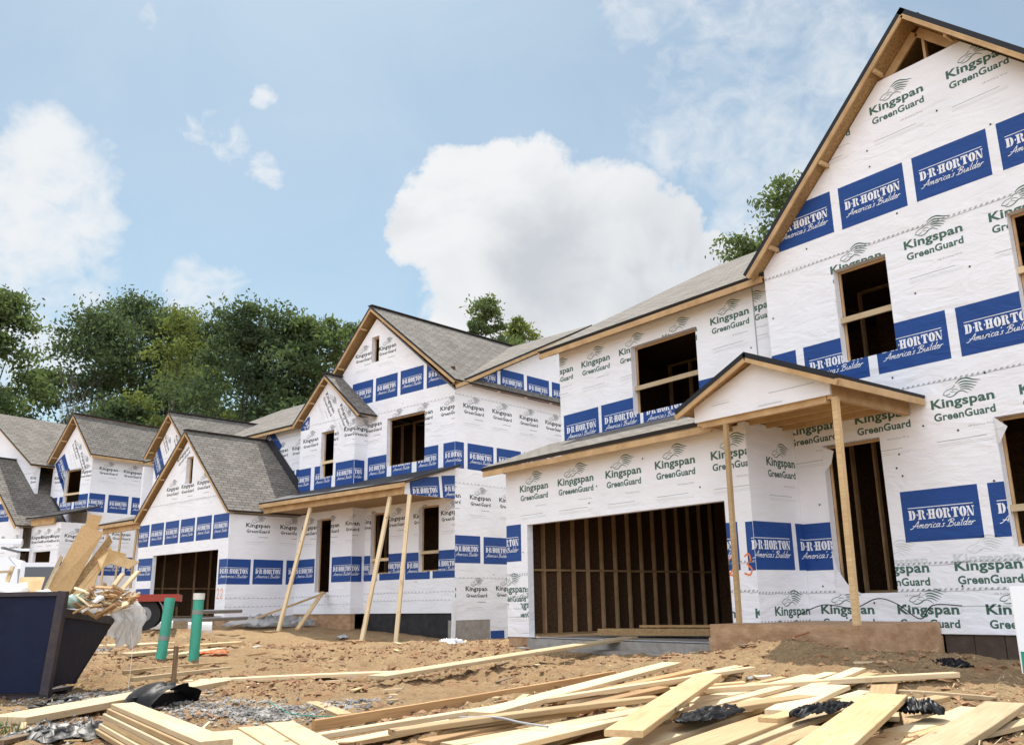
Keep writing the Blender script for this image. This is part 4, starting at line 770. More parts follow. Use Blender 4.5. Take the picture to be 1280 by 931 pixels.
# ------------------------------------------------------------------ loose lumber in the foreground
PILE = 'loose boards scattered in front of the houses'
def plank(name, label, p, q, w, t, m='lumber', roll=0, group=PILE, cat='board', warp=0.0):
    """a sawn board, p and q are the ends of its top centre line"""
    p, q = Vector(p), Vector(q); d = (q-p); L_ = d.length; d.normalize(); sd_ = d.cross(Vector((0, 0, 1))).normalized(); u_ = sd_.cross(d)
    if roll: rm = Matrix.Rotation(roll, 3, d); sd_, u_ = rm @ sd_, rm @ u_
    bm = bmesh.new(); n = 8; c = min(.004, t*.12); rnd = random.Random(sum(map(ord, label or name)))
    bow, tw = rnd.uniform(-1, 1)*warp, rnd.uniform(-.02, .02)
    prof = [(-w/2+c, -t), (w/2-c, -t), (w/2, -t+c), (w/2, -c), (w/2-c, 0), (-w/2+c, 0), (-w/2, -c), (-w/2, -t+c)]; rows = []
    for i in range(n+1):
        f = i/n; x = -L_/2+L_*f; bz = bow*(1-(2*f-1)**2); tt = tw*(f-.5)
        rows.append([bm.verts.new((x, y*cos(tt)-z*sin(tt), y*sin(tt)+z*cos(tt)+bz)) for y, z in prof])
    for i in range(n):
        for k in range(8): bm.faces.new((rows[i][k], rows[i][(k+1) % 8], rows[i+1][(k+1) % 8], rows[i+1][k]))
    bm.faces.new(rows[0]); bm.faces.new(rows[-1][::-1]); bmesh.ops.recalc_face_normals(bm, faces=bm.faces)
    me = bpy.data.meshes.new(name); bm.to_mesh(me); bm.free(); me.materials.append(MAT[m])
    o = bpy.data.objects.new(name, me); COL.objects.link(o)
    o.matrix_world = Matrix((d, sd_*-1, u_)).transposed().to_4x4(); o.location = (p+q)/2
    if label: tag(o, label, cat, group)
    return o
LP, LU, LW = 'lumber_pale', 'lumber', 'lumber_warm'
for lb, p, q, w, t, m in [
    ('long thin board on edge along the back left side of the loose pile', (-7.5, 3.64, -.95), (-8.63, 8.35, -.86), .045, .09, LW),
    ('longest narrow board of the pile, its near end jutting out at the left', (-6.31, 2.98, -.90), (-6.86, 8.86, -.76), .09, .04, LP),
    ('square cut board end just behind the black strap in the pile', (-5.87, 3.46, -.86), (-5.61, 5.89, -.79), .14, .04, LU),
    ('narrow board lying under the strap at the left of the pile', (-5.63, 3.58, -.92), (-6.48, 6.94, -.83), .14, .04, LW),
    ('board beside the wide front planks, second from the left', (-5.33, 3.58, -.91), (-5.41, 5.99, -.82), .19, .04, LP),
    ('broad pale plank lying on top of the back of the pile', (-6.26, 4.52, -.86), (-7.9, 8.64, -.74), .235, .04, LP),
    ('darker board poking out under the broad pale plank at the back', (-6.58, 5.56, -.86), (-7.23, 8.31, -.77), .14, .04, LW),
    ('board crossing the middle of the pile behind the diagonal plank', (-7.46, 5.88, -.93), (-6.01, 7.62, -.80), .14, .04, LU),
    ('short wide plank lying diagonally across the top of the pile', (-4.1, 4.02, -.75), (-6.02, 7.1, -.70), .24, .04, LU),
    ('long board along the back right of the pile below the porch slab', (-6.13, 7.14, -.84), (-4.67, 9.26, -.74), .14, .05, LP),
    ('wide plank sloping towards the camera right of the black plastic', (-2.75, 3.85, -.75), (-3.88, 6.6, -.71), .29, .04, LU),
    ('broad plank at the right edge of the pile ending in a square corner', (-2.86, 4.98, -.88), (-3.54, 7.75, -.83), .29, .045, LP),
    ('short offcut lying alone on the ground right of the pile', (-3.44, 6.68, -.96), (-3.48, 7.59, -.95), .1, .04, LP),
    ('thin pale strip behind the broad right plank', (-5.24, 8.41, -.87), (-4.04, 8.69, -.89), .06, .04, LP),
    ('short block resting on the right planks behind the plastic', (-3.99, 7.03, -.79), (-3.93, 7.52, -.79), .14, .04, LU),
    ('wide short plank near the middle under the long back board', (-4.36, 5.93, -.81), (-4.96, 7.6, -.77), .25, .04, LP),
    ('wide plank under the black plastic scraps', (-3.85, 4.6, -.87), (-4.55, 7.44, -.82), .24, .04, LP),
    ('stub of board lying on the planks left of the plastic scraps', (-4.11, 5.43, -.80), (-4.24, 5.92, -.80), .14, .04, LU),
    ('short narrow board in the front between two wide planks', (-3.55, 4.64, -.86), (-3.8, 5.59, -.84), .14, .04, LU),
    ('wide front plank at the left of the pile', (-4.95, 3.3, -.91), (-5.48, 5.69, -.86), .29, .04, LP),
    ('wide front plank running under the diagonal plank', (-4.0, 3.2, -.88), (-5.13, 6.81, -.84), .29, .04, LP),
    ('wide front plank with knots beside the diagonal plank', (-3.6, 3.5, -.87), (-4.29, 5.82, -.83), .29, .04, LU),
    ('plank under the sloping wide plank at the front right', (-3.2, 4.7, -.91), (-3.67, 7.26, -.88), .24, .04, LU),
    ('front left board of the pile cut off by the picture edge', (-5.6, 2.6, -.95), (-5.73, 4.44, -.92), .14, .04, LW),
    ('narrow board at the far back of the pile nearest the garage', (-7.46, 6.46, -.90), (-7.11, 8.66, -.84), .09, .04, LW),
    ('short thick offcut lying on grey gravel left of the pile', (-9.41, 4.54, -1.0), (-7.87, 4.14, -.97), .14, .06, LU),
    ('long flat plank on the dirt whose right end lies under the garage ramp plank', (-12.5, 4.2, -.93), (-10.78, 6.56, -.86), .25, .045, LP),
    ('very long plank ramp leading up to the wide garage opening', (-10.11, 5.72, -.84), (-11.55, 11.6, -.60), .30, .045, LP),
    ('thick wide plank at the left in front of the blue waste bin', (-9.80, 1.66, -.95), (-12.4, 4.79, -.92), .42, .07, LP),
    ('upper of the two long sticks below the green pipes', (-13.6, 3.69, -.83), (-13.9, 5.25, -.80), .06, .05, LU),
    ('lower of the two long sticks below the green pipes', (-12.6, 3.53, -.86), (-13.3, 5.1, -.84), .06, .05, LP),
    ('plank wedged between the diagonal plank and the plastic', (-4.69, 5.18, -.81), (-4.66, 6.74, -.78), .19, .04, LU),
    ('thin slat along the strap in the left pile', (-5.86, 3.86, -.90), (-5.8, 5.15, -.86), .09, .04, LU),
    ('plank under the short right block with a split edge', (-3.49, 6.01, -.88), (-3.65, 7.43, -.85), .19, .04, LP)]:
    plank('loose_board', lb, p, q, w, t, m, warp=.012)
rnd = random.Random(5)
for k in range(34):
    x, y = rnd.uniform(-6.9, -3.1), rnd.uniform(3.6, 7.9)
    if y > 8.6+.15*(x+3) or (x > -3.6 and y < 4.6): continue
    a = math.atan2(1, rnd.gauss(-.20, .16)); l = rnd.uniform(.7, 1.7); d = Vector((cos(a), sin(a), 0))*l; p, q = Vector((x, y, 0))-d, Vector((x, y, 0))+d
    if p.y < 2.6: continue
    p.z, q.z = gz(p.x, p.y)+rnd.uniform(.045, .10), gz(q.x, q.y)+rnd.uniform(.045, .085)
    plank('loose_board', 'board at the bottom of the loose pile, mostly covered by the boards on top', p, q, rnd.choice([.09, .14, .14, .19, .235]), .036, rnd.choice([LP, LP, LU, LW]), group='covered boards at the bottom of the pile', warp=.02)
# sorted stack of boards in the bottom left corner and a fan of boards beside it
for k in range(6):
    dy = (k*.37 % .05)
    plank('stacked_board', ['bottom board of the neat stack at the lower left', 'second board from the bottom of the lower left stack', 'third board from the bottom of the lower left stack', 'fourth board of the lower left stack, slightly set back', 'fifth board of the lower left stack, just under the top', 'top board of the neat stack at the lower left'][k],
          (-8.55+dy*1.5, 2.30+dy*.4-.015*(5-k), -1.02+.0395*(k+1)), (-5.6+dy, 2.06+dy*.3-.015*(5-k), -1.0+.0395*(k+1)), .19, .038, LP if k % 2 else LU, group='stacked boards at the lower left')
for k, (lb, x) in enumerate([('fanned board closest to the neat stack at the lower left', 0), ('middle one of the fanned boards beside the stack', 1), ('outermost fanned board to the right of the stack', 2)]):
    plank('fanned_board', lb, (-7.15+.02*x, 2.72+.22*x, -.92+.015*x), (-5.0, 2.35+.15*x, -.90+.015*x), .22, .04, LP, group='boards fanned out beside the stack')
plank('loose_board', 'weathered brown board end at the lower left corner', (-8.9, 1.75, -1.0), (-8.2, 1.35, -.96), .09, .04, 'stake_wood')
# boards and sheets on the dirt between the green pipes and the middle house
for lb, p, q, w, t, m in [
    ('wide pale sheet lying on the ground left of the short green pipe', (-17.53, 4.45, -.62), (-18.57, 6.11, -.62), .9, .05, LP),
    ('second sheet on the ground in front of the wide pale sheet', (-15.9, 4.3, -.70), (-16.2, 5.2, -.68), .5, .05, LP),
    ('board on the dirt behind the tall green pipe', (-16.68, 5.55, -.64), (-17.38, 6.82, -.64), .25, .05, LU),
    ('long board on the dirt running right from the tall green pipe', (-15.3, 4.9, -.72), (-16.49, 6.15, -.70), .2, .05, LP),
    ('reddish board lying among the ground sheets', (-16.6, 4.9, -.66), (-16.9, 5.9, -.66), .2, .05, LW)]:
    plank('ground_board', lb, p, q, w, t, m, group='boards lying behind the green pipes')
def flat2(x, y, z): a = w2(A2, x, y); return (a[0], a[1], z)
for lb, p, q in [('temporary prop leaning under the left of the porch beam', (-22.60, 14.5, -.72), (-23.13, 15.78, 2.92)), ('temporary prop leaning under the right part of the porch beam', (-18.65, 14.4, -.90), (-19.31, 15.78, 2.92)), ('near upright prop at the right end of the porch beam', (-17.9, 14.9, -.90), (-18.50, 15.80, 2.90))]:
    plank('temporary_prop', lb, flat2(*q), flat2(*p), .10, .09, LP, group='props under the porch beam', cat='prop')
for lb, p, q in [('long thin ramp board rising leftwards to the doorway of the middle house', (-24.4, 14.25, -.50), (-23.95, 17.05, .42)), ('short ramp board leaning on the sill of the middle house doorway', (-22.2, 14.9, -.60), (-24.1, 17.05, .44))]:
    plank('ramp_board', lb, flat2(*p), flat2(*q), .12, .05, LU, group='boards leaning on the doorway')
for lb, p, q in [('flat block at the foot of the left porch prop', (-22.9, 14.35, -.66), (-22.4, 14.3, -.66)), ('flat block at the foot of the right porch prop', (-18.95, 14.25, -.84), (-18.3, 14.2, -.84))]:
    plank('foot_block', lb, flat2(*p), flat2(*q), .2, .05, LW, group='blocks under the props', cat='block')

# ------------------------------------------------------------------ blobs of plastic, bags, tarpaulins
def lump(name, label, cat, loc, size, m, seed, rz=0, freq=2.2, amp=.35, group=None, sub=3, flat=True, crease=.3):
    bm = bmesh.new(); bmesh.ops.create_icosphere(bm, subdivisions=sub, radius=1); o_ = Vector((seed*3.1, seed, 0))
    for v in bm.verts:
        p = v.co.copy(); k = 1+amp*noise.noise(p*freq+o_)+crease*(.25-abs(noise.noise(p*freq*2.1+o_*2)))+crease*.4*(.25-abs(noise.noise(p*freq*5+o_))); v.co = Vector((p.x*k*size[0], p.y*k*size[1], max(p.z*k, -.45 if flat else -9)*size[2]))
    me = bpy.data.meshes.new(name); bm.to_mesh(me); bm.free(); me.materials.append(MAT[m]); me.polygons.foreach_set('use_smooth', [True]*len(me.polygons))
    o = bpy.data.objects.new(name, me); COL.objects.link(o); o.location = loc; o.rotation_euler = (0, 0, rz)
    if label: tag(o, label, cat, group)
    return o
def crumple(name, label, cat, loc, lx, ly, h_, m, seed, rz=0, group=None, n=30, edge=.25):
    bm = bmesh.new(); g = []; o_ = Vector((seed*1.7, seed*.9, seed))
    for i in range(n+1):
        rw = []
        for j in range(n+1):
            u, v = i/n*2-1, j/n*2-1; r_ = max(abs(u), abs(v)); l = math.hypot(u, v) or 1; k = r_/l*(1+edge*noise.noise(Vector((u/l*1.3, v/l*1.3, seed))))
            x, y = u*k, v*k; p = Vector((x*2.2, y*2.2, 0))+o_; w = Vector((noise.noise(p*1.4), noise.noise(p*1.4+Vector((9, 3, 1))), 0))
            z = (1-abs(noise.noise(p*1.1+w))*2.2)*.55+(.5-abs(noise.noise(p*2.6+w*1.5)))*.5+.07*noise.noise(p*6)
            rw.append(bm.verts.new((x*lx/2, y*ly/2, h_*max(.03, z)*(1-.6*r_**3))))
        g.append(rw)
    for i in range(n):
        for j in range(n): bm.faces.new((g[i][j], g[i+1][j], g[i+1][j+1], g[i][j+1]))
    bmesh.ops.solidify(bm, geom=list(bm.faces), thickness=.004)
    me = bpy.data.meshes.new(name); bm.to_mesh(me); bm.free(); me.materials.append(MAT[m]); me.polygons.foreach_set('use_smooth', [True]*len(me.polygons))
    o = bpy.data.objects.new(name, me); COL.objects.link(o); o.location = loc; o.rotation_euler = (0, 0, rz)
    if label: tag(o, label, cat, group)
    return o
crumple('plastic_scrap', 'crumpled black and white plastic under the diagonal plank', 'plastic', (-4.55, 5.35, -.815), .34, 1.1, .075, 'plastic_black', 2, .35)
crumple('plastic_scrap', 'black plastic strip with a pointed corner on the wide planks', 'plastic', (-4.05, 6.0, -.80), .22, .95, .09, 'plastic_black', 5, .12)
crumple('plastic_scrap', 'black plastic bundle beside the sloping wide plank', 'plastic', (-3.66, 6.6, -.83), .34, .46, .16, 'plastic_black', 9, .4)
crumple('plastic_sheet', 'creased black plastic sheet at the lower left beside the stack', 'plastic', (-8.75, 2.0, -1.05), .75, 1.3, .16, 'plastic_black', 11, .3)
def bag():
    bm = bmesh.new(); o = Vector((.6, .8, 0)); b = Vector((-.8, .6, 0)); g = []; nu, nv = 46, 40; path = [(-.30, .12), (-.12, .16), (.03, .13), (.12, .02), (.15, -.14), (.13, -.30), (.10, -.46)]
    for i in range(nu+1):
        rw = []; u = i/nu
        for j in range(nv+1):
            v = j/nv; f = v*(len(path)-1); k = min(int(f), len(path)-2); t = f-k; q0, q1 = path[k], path[k+1]; w = sin(pi*u)**.5
            px_, pz = q0[0]*(1-t)+q1[0]*t, q0[1]*(1-t)+q1[1]*t; pz = pz*(.45+.55*w) if pz < 0 else pz
            n1 = noise.noise(Vector((u*7, v*1.6, 3))); n2 = noise.noise(Vector((u*15+n1, v*4, 8))); n3 = noise.noise(Vector((u*30, v*24, 1)))
            d = .10*w+.07*(.5-abs(n1)*1.6)+.045*(.5-abs(n2)*1.6)+.010*n3
            rw.append(bm.verts.new(o*(px_+d)+b*(-.05+.85*u+.05*noise.noise(Vector((v*4, u*3, 5))))+Vector((0, 0, pz-.05+.5*d+.06*n1))))
        g.append(rw)
    for i in range(nu):
        for j in range(nv): bm.faces.new((g[i][j], g[i+1][j], g[i+1][j+1], g[i][j+1]))
    me = bpy.data.meshes.new('plastic_bag'); bm.to_mesh(me); bm.free(); me.materials.append(MAT['film_white']); me.polygons.foreach_set('use_smooth', [True]*len(me.polygons))
    ob = bpy.data.objects.new('plastic_bag', me); COL.objects.link(ob); ob.location = (-12.28, 2.98, -.02); ob.scale = (1.15, 1.15, 1.0); tag(ob, 'thin white plastic bag draped over the side rim of the blue bin', 'bag')
bag()
crumple('tarpaulin', 'grey white tarpaulin crumpled below the ramp boards', 'tarpaulin', flat2(-24.5, 15.5, -.60), 1.3, 3.2, .55, 'film_white', 14, A2)
crumple('paper_scrap', 'white torn paper on the dirt below the right house corner', 'paper', (-15.9, 10.75, -.84), .5, .8, .22, 'plastic_white', 8, .3)
crumple('paper_scrap', 'bluish white scrap lying in front of the porch props', 'paper', (-22.43, 11.64, -.84), .3, .55, .12, 'plastic_white', 21, .9)
crumple('plastic_scrap', 'dark rag on the dirt right of the bin', 'rag', (-17.0, 4.35, -.74), .5, 1.2, .14, 'plastic_black', 27, .4)
crumple('plastic_scrap', 'black scrap on the spoil heap right of the porch slab', 'rag', (-5.25, 10.2, -.80), .55, .30, .20, 'plastic_black', 29, .4)
crumple('plastic_sheet', 'black shredded silt fabric below the bin', 'plastic', (-11.6, 2.75, -1.04), .5, 1.5, .12, 'plastic_black', 33, .5, edge=.5)
crumple('mesh_scrap', 'orange mesh scrap on the dirt near the tall pipe', 'mesh', (-15.5, 5.65, -.75), .35, .6, .09, 'paint_orange', 35, .4)
for lb, p, s in [('left white roll behind the short green pipe', (-21.6, 6.25, -.42), 0), ('second white roll behind the short green pipe', (-21.3, 6.5, -.42), 1), ('white roll behind the tall green pipe', (-20.2, 7.0, -.45), 2)]:
    a = .25; o = MB(); d = Vector((.28, .96, 0)); o.tube(Vector(p)-d*a, Vector(p)+d*a, .15, 'paper_white', 14); tag(o.build('paper_roll'), lb, 'roll', 'white rolls behind the pipes')

# ------------------------------------------------------------------ standing pipes and stake
def pipe(lb, x, y, z0, z1, lean, cap):
    t = thing('standpipe', lb, 'pipe', (x, y, z0), 0, 'green standpipes'); r = .082
    a = Vector((-lean[0]*.5, -lean[1]*.5, -.5)); b = Vector((lean[0], lean[1], z1-z0)); m = MB(); m.tube(a, b, r, 'pipe_green', 20); m.build('pipe_body', t, smooth=False)
    f = .55 if not cap else .80; q = a.lerp(b, f); e = (b-a).normalized(); m = MB(); m.tube(q, q+e*.07, r+.004, 'pipe_tape', 20); m.build('tape_band', t)
    if cap: m = MB(); m.tube(b-e*.07, b+e*.03, r+.008, 'pipe_cap', 20); m.build('cap', t)
pipe('shorter open green standpipe, left of the pair', -15.05, 4.63, -.80, .16, (-.05, .09), False)
pipe('taller green standpipe with a pale cap, right of the pair', -14.75, 5.05, -.80, .20, (.02, .01), True)
m = MB(); m.bar((-12.14, 3.92, -1.15), (-12.13, 3.92, -.50), .055, .035, 'stake_wood', (1, 0, 0)); m.bar((-12.14, 3.92, -.50), (-12.13, 3.92, -.47), .05, .03, 'stake_wood', (1, 0, 0)); tag(m.build('wooden_stake'), 'weathered wooden stake standing at the black drain cover', 'stake')
def drain():
    # arched black fabric hood over an inlet
    t = thing('drain_cover', 'black fabric hood arched over a drain inlet by the stake', 'drain cover', (-10.55, 3.32, -1.14), R(28)); t.scale = (.85, .85, .9)
    bm = bmesh.new(); n, k = 18, 10; g = []
    for i in range(n+1):
        a = pi*i/n; rw = []
        for j in range(k+1):
            f = j/k; r = .52-.05*f; p = Vector((-.22+.44*f, -cos(a)*r, sin(a)*.36*(1-.12*f)+.02)); w = .07*noise.noise(Vector((p.x*4, p.y*5, p.z*5)))+.035*(.4-abs(noise.noise(Vector((p.x*9, p.y*11, p.z*9)))*2)); rw.append(bm.verts.new(p+Vector((w, w, w))))
        g.append(rw)
    for i in range(n):
        for j in range(k): bm.faces.new((g[i][j], g[i+1][j], g[i+1][j+1], g[i][j+1]))
    bmesh.ops.solidify(bm, geom=bm.faces, thickness=.03); me = bpy.data.meshes.new('hood'); bm.to_mesh(me); bm.free(); me.materials.append(MAT['plastic_black']); me.polygons.foreach_set('use_smooth', [True]*len(me.polygons))
    o = bpy.data.objects.new('hood', me); COL.objects.link(o); o.parent = t
    m = MB(); m.box((-.1, -.46, -.15), (-.06, .46, .25), 'wire_black'); m.build('back_flap', t)
drain()

# ------------------------------------------------------------------ waste bin and what sticks out of it
def bin_():
    B = Vector((-11.94, 2.50, 0)); a = Vector((-.6, -.8, 0)); b = Vector((-.8, .6, 0)); G = -1.0
    t = thing('waste_bin', 'dark blue steel waste bin overflowing with building scrap', 'waste bin', (B.x, B.y, G))
    P = lambda u, v, z: tuple(B+a*u+b*v+Vector((0, 0, z))-Vector((B.x, B.y, G)))
    def panel(name, q, th, m, inn):
        mb = MB(); q = [Vector(p) for p in q]; n = (q[1]-q[0]).cross(q[3]-q[0]).normalized()*th; mb.hexa([*q, *[p+n for p in q]], m); return mb.build(name, t)
    panel('front_panel', [P(.13, 0, -.93), P(1.9, 0, -.93), P(2.0, -.06, .20), P(.02, -.06, .20)], .03, 'steel_blue', 1)
    panel('side_panel', [P(.17, .05, -.90), P(.06, .05, -.02), P(.02, 1.5, -.14), P(.15, .78, -.88)], .03, 'steel_blue', 1)
    panel('side_panel', [P(1.9, .05, -.90), P(1.9, .78, -.88), P(2.0, 1.5, -.1), P(2.0, .05, .1)], .03, 'steel_blue', 1)
    panel('back_panel', [P(.15, .80, -.88), P(1.9, .80, -.88), P(2.0, 1.52, -.12), P(.02, 1.52, -.12)], .03, 'steel_blue', 1)
    panel('floor_panel', [P(.15, .03, -.92), P(1.9, .03, -.92), P(1.9, .80, -.92), P(.15, .80, -.92)], .03, 'steel_rust', 1)
    m = MB(); m.bar(P(.10, -.03, -.95), P(0, -.06, .22), .10, .09, 'steel_rust', tuple(b)); m.build('corner_post', t)
    m = MB(); m.bar(P(0, -.075, .19), P(2.0, -.075, .19), .05, .05, 'steel_rust'); m.build('top_rim', t)
    m = MB(); m.bar(P(.05, .06, -.03), P(.02, 1.5, -.15), .05, .10, 'steel_rust'); m.build('side_rim', t)
    m = MB(); m.bar(P(.1, .1, -.97), P(1.9, .1, -.97), .1, .06, 'steel_rust'); m.bar(P(.15, .7, -.97), P(1.9, .7, -.97), .1, .06, 'steel_rust'); m.build('skid', t)
    # white lettering low on the front
    m = MB(); f = lambda x, z: Vector(P(.86-x, -.068-.053*(z/1.13)+.022, z-.05)) if False else Vector(P(.93-.8*x, -.0395-.053*(.7*z+.40), -.05+.7*z))
    for q in stroke([(.02, .02), (.10, .06), (.13, .0), (.06, -.05), (.0, -.02), (.06, .03), (.18, -.06)], .012, .012): m.poly([f(x, z-.08) for x, z in q], 'ink_white')
    m.build('emblem', t); m = MB()
    for q in fit("ner's", .02, -.24, .24, .06, shear=.35, bold=.01): m.poly([f(x, z) for x, z in q], 'ink_white')
    m.build('lettering', t)
bin_()
def sheet(name, lb, pts, th, m, group='scrap sticking out of the bin', cat='scrap wood'):
    mb = MB(); v = [Vector(p) for p in pts]; n = (v[1]-v[0]).cross(v[-1]-v[0]).normalized()*th; k = len(v)
    mb.poly(v, m); mb.poly([p+n for p in reversed(v)], m)
    for i in range(k): j = (i+1) % k; mb.poly([v[i], v[i]+n, v[j]+n, v[j]], LU if m != 'insulation' else m)
    o = tag(mb.build(name), lb, cat, group); o.location = (-.30, .06, .02); return o
sheet('chipboard_sheet', 'tall brown chipboard sheet leaning out of the blue bin', [(-11.995, 2.228, .05), (-12.602, 2.756, 1.074), (-12.543, 3.014, .976), (-12.04, 2.513, .05)], .02, 'chipboard')
sheet('chipboard_sheet', 'short brown chipboard piece topping the tall sheet', [(-12.703, 2.761, .90), (-12.784, 2.86, 1.239), (-12.747, 3.023, 1.212), (-12.668, 2.918, .90)], .02, 'chipboard')
sheet('board_strip', 'pale board edge leaning along the left of the chipboard', [(-11.902, 2.18, .05), (-12.257, 2.453, .653), (-12.25, 2.49, .634), (-11.893, 2.229, .05)], .03, LP)
sheet('strand_board_strip', 'long flaky strand board strip leaning right of the chipboard', [(-12.1, 2.473, .1), (-12.575, 3.094, .95), (-12.564, 3.14, .857), (-12.119, 2.66, .05)], .02, 'osb')
sheet('strand_board_strip', 'second flaky strip just under the long one', [(-12.06, 2.56, .1), (-12.52, 3.12, .80), (-12.50, 3.13, .70), (-12.08, 2.70, .05)], .02, 'plywood')
sheet('plywood_piece', 'small pale plywood piece standing below the strand board', [(-12.0, 2.60, .1), (-12.251, 2.947, .523), (-12.255, 2.929, .425), (-12.032, 2.80, .05)], .015, 'plywood')
sheet('plywood_piece', 'ragged pale plywood piece jutting out to the right of the bin', [(-12.358, 2.927, .607), (-12.298, 2.962, .486), (-12.368, 3.097, .56), (-12.456, 3.354, .495), (-12.519, 3.504, .593), (-12.472, 3.294, .649), (-12.468, 3.309, .691), (-12.328, 3.051, .739)], .015, 'plywood')
sheet('plywood_piece', 'low pale plywood panel behind the front rim of the bin', [(-12.141, 1.969, .05), (-12.429, 2.07, .387), (-12.48, 2.353, .39), (-12.197, 2.235, .05)], .015, 'plywood')
for lb, p, q, w in [('left of two pale slats poking out right of the bin', (-12.25, 2.95, .05), (-12.48, 3.264, .455), .07), ('right of two pale slats poking out right of the bin', (-12.30, 3.05, .03), (-12.53, 3.465, .489), .08), ('thin stick standing at the left of the bin', (-12.55, 1.89, .08), (-12.75, 2.02, .54), .05), ('short stick crossing the thin one at the left', (-12.70, 1.76, .47), (-12.68, 2.02, .49), .05)]:
    plank('loose_stick', lb, p, q, w, .03, LP, group='scrap sticking out of the bin', cat='scrap wood')
lump('insulation_piece', 'pale green insulation piece on top of the scrap', 'scrap', (-12.26, 2.72, .10), (.12, .20, .08), 'insulation', 41, .5, amp=.5, flat=False)
lump('paper_heap', 'crumpled white paper heap inside the left of the bin', 'scrap', (-12.62, 1.86, .12), (.26, .44, .24), 'paper_white', 43, .6, amp=.4)
lump('paper_heap', 'bluish white paper beside the chipboard sheet', 'scrap', (-12.3, 2.36, .10), (.14, .22, .14), 'plastic_white', 45, .6, amp=.5)
lump('scrap_heap', 'dark heap of mixed scrap filling the bin', 'scrap', (-13.15, 2.15, -.30), (.60, .60, .30), 'cardboard', 47, .6, amp=.35)
rnd = random.Random(12)
for k in range(78):
    f = rnd.random(); g_ = rnd.random(); c = Vector((-12.02-.28*g_-.12*f, 2.66+.62*f+.1*g_, -.02+.22*g_-.08*f+.12*rnd.random())); a = rnd.uniform(0, pi); L_ = rnd.uniform(.10, .32)
    d = Vector((cos(a)*.6, sin(a), rnd.uniform(-.6, .7))).normalized()*L_/2; mm = rnd.choice(['cardboard', 'cardboard', LW, LU, LP, 'paper_white', 'chipboard'])
    mb = MB(); mb.bar(c-d, c+d, rnd.uniform(.03, .11), rnd.uniform(.008, .03), mm, (rnd.uniform(-.5, .5), rnd.uniform(-.5, .5), 1))
    tag(mb.build('scrap_piece'), 'small torn piece of wood or cardboard in the scrap heap beside the white bag', 'scrap', 'torn scraps heaped at the bin corner')

# ------------------------------------------------------------------ van and trailer behind the bin
def van():
    t = thing('parked_van', 'white van with a roof rack and an open rear door behind the bin', 'van', (-23.9, 4.15, -.92), math.atan2(-.93, -.37))
    # local x forward (away to the left), y left; rear end at x = 0
    prof = [(0, .35), (0, 1.35), (.06, 1.85), (.30, 2.10), (3.5, 2.12), (4.2, 1.55), (5.0, 1.25), (5.15, .9), (5.15, .35)]; hw = .95; m = MB(); n = len(prof)
    sc = lambda z: hw*(1 if z < 1.3 else 1-.16*(z-1.3)/.8)
    for s in (-1, 1):
        q = [(x, s*sc(z), z) for x, z in prof]; m.poly(q if s > 0 else q[::-1], 'van_white')
    for i in range(n):
        (x0, z0), (x1, z1) = prof[i], prof[(i+1) % n]; m.poly([(x0, -sc(z0), z0), (x1, -sc(z1), z1), (x1, sc(z1), z1), (x0, sc(z0), z0)], 'van_white')
    body = m.build('body', t)
    for x in (.95, 4.2):
        for s in (-1, 1):
            m = MB(); m.tube((x, s*.72, .34), (x, s*.97, .34), .34, 'rubber', 20); w_ = m.build('wheel', t); m = MB(); m.tube((x, s*.95, .34), (x, s*.985, .34), .20, 'wheel_rim', 16); m.build('rim', w_)
    for s in (-1, 1):
        m = MB(); m.poly([(3.3, s*.90, 1.35), (4.1, s*.90, 1.35), (3.75, s*.845, 1.85), (3.3, s*.835, 1.95)], 'glass_dark'); m.build('side_window', t)
        m = MB(); m.box((-.02, s*.80-.06, 1.0), (.01, s*.80+.06, 1.45), 'lamp_red'); m.build('tail_lamp', t)
    m = MB(); m.poly([(3.56, -.76, 2.05), (4.18, -.84, 1.58), (4.18, .84, 1.58), (3.56, .76, 2.05)], 'glass_dark'); m.build('windscreen', t)
    # rear door standing open
    m = MB(); m.box((-.80, .83, .55), (0, .87, 1.98), 'van_white'); d = m.build('rear_door', t); m = MB(); m.box((-.70, .82, 1.25), (-.10, .88, 1.88), 'glass_dark'); m.build('door_glass', d)
    m = MB(); m.box((-.02, -.7, .55), (.02, .7, 1.85), 'wire_black'); m.build('load_bay_shade', t)  # flat black panel painted for the shade inside the open van
    r_ = MB(); r_.box((.4, -.8, 2.28), (.46, .8, 2.33), 'steel_grey'); rk = r_.build('roof_rack', t)
    for x in (1.6, 2.8): m = MB(); m.box((x, -.8, 2.28), (x+.06, .8, 2.33), 'steel_grey'); m.build('crossbar', rk)
    for s in (-1, 1): m = MB(); m.box((.2, s*.8-.03, 2.33), (3.2, s*.8+.03, 2.39), 'van_white'); m.build('rail', rk)
    m = MB(); m.tube((.1, .5, 2.44), (3.0, .5, 2.44), .09, 'van_white', 12); m.build('conduit_tube', rk)
van()
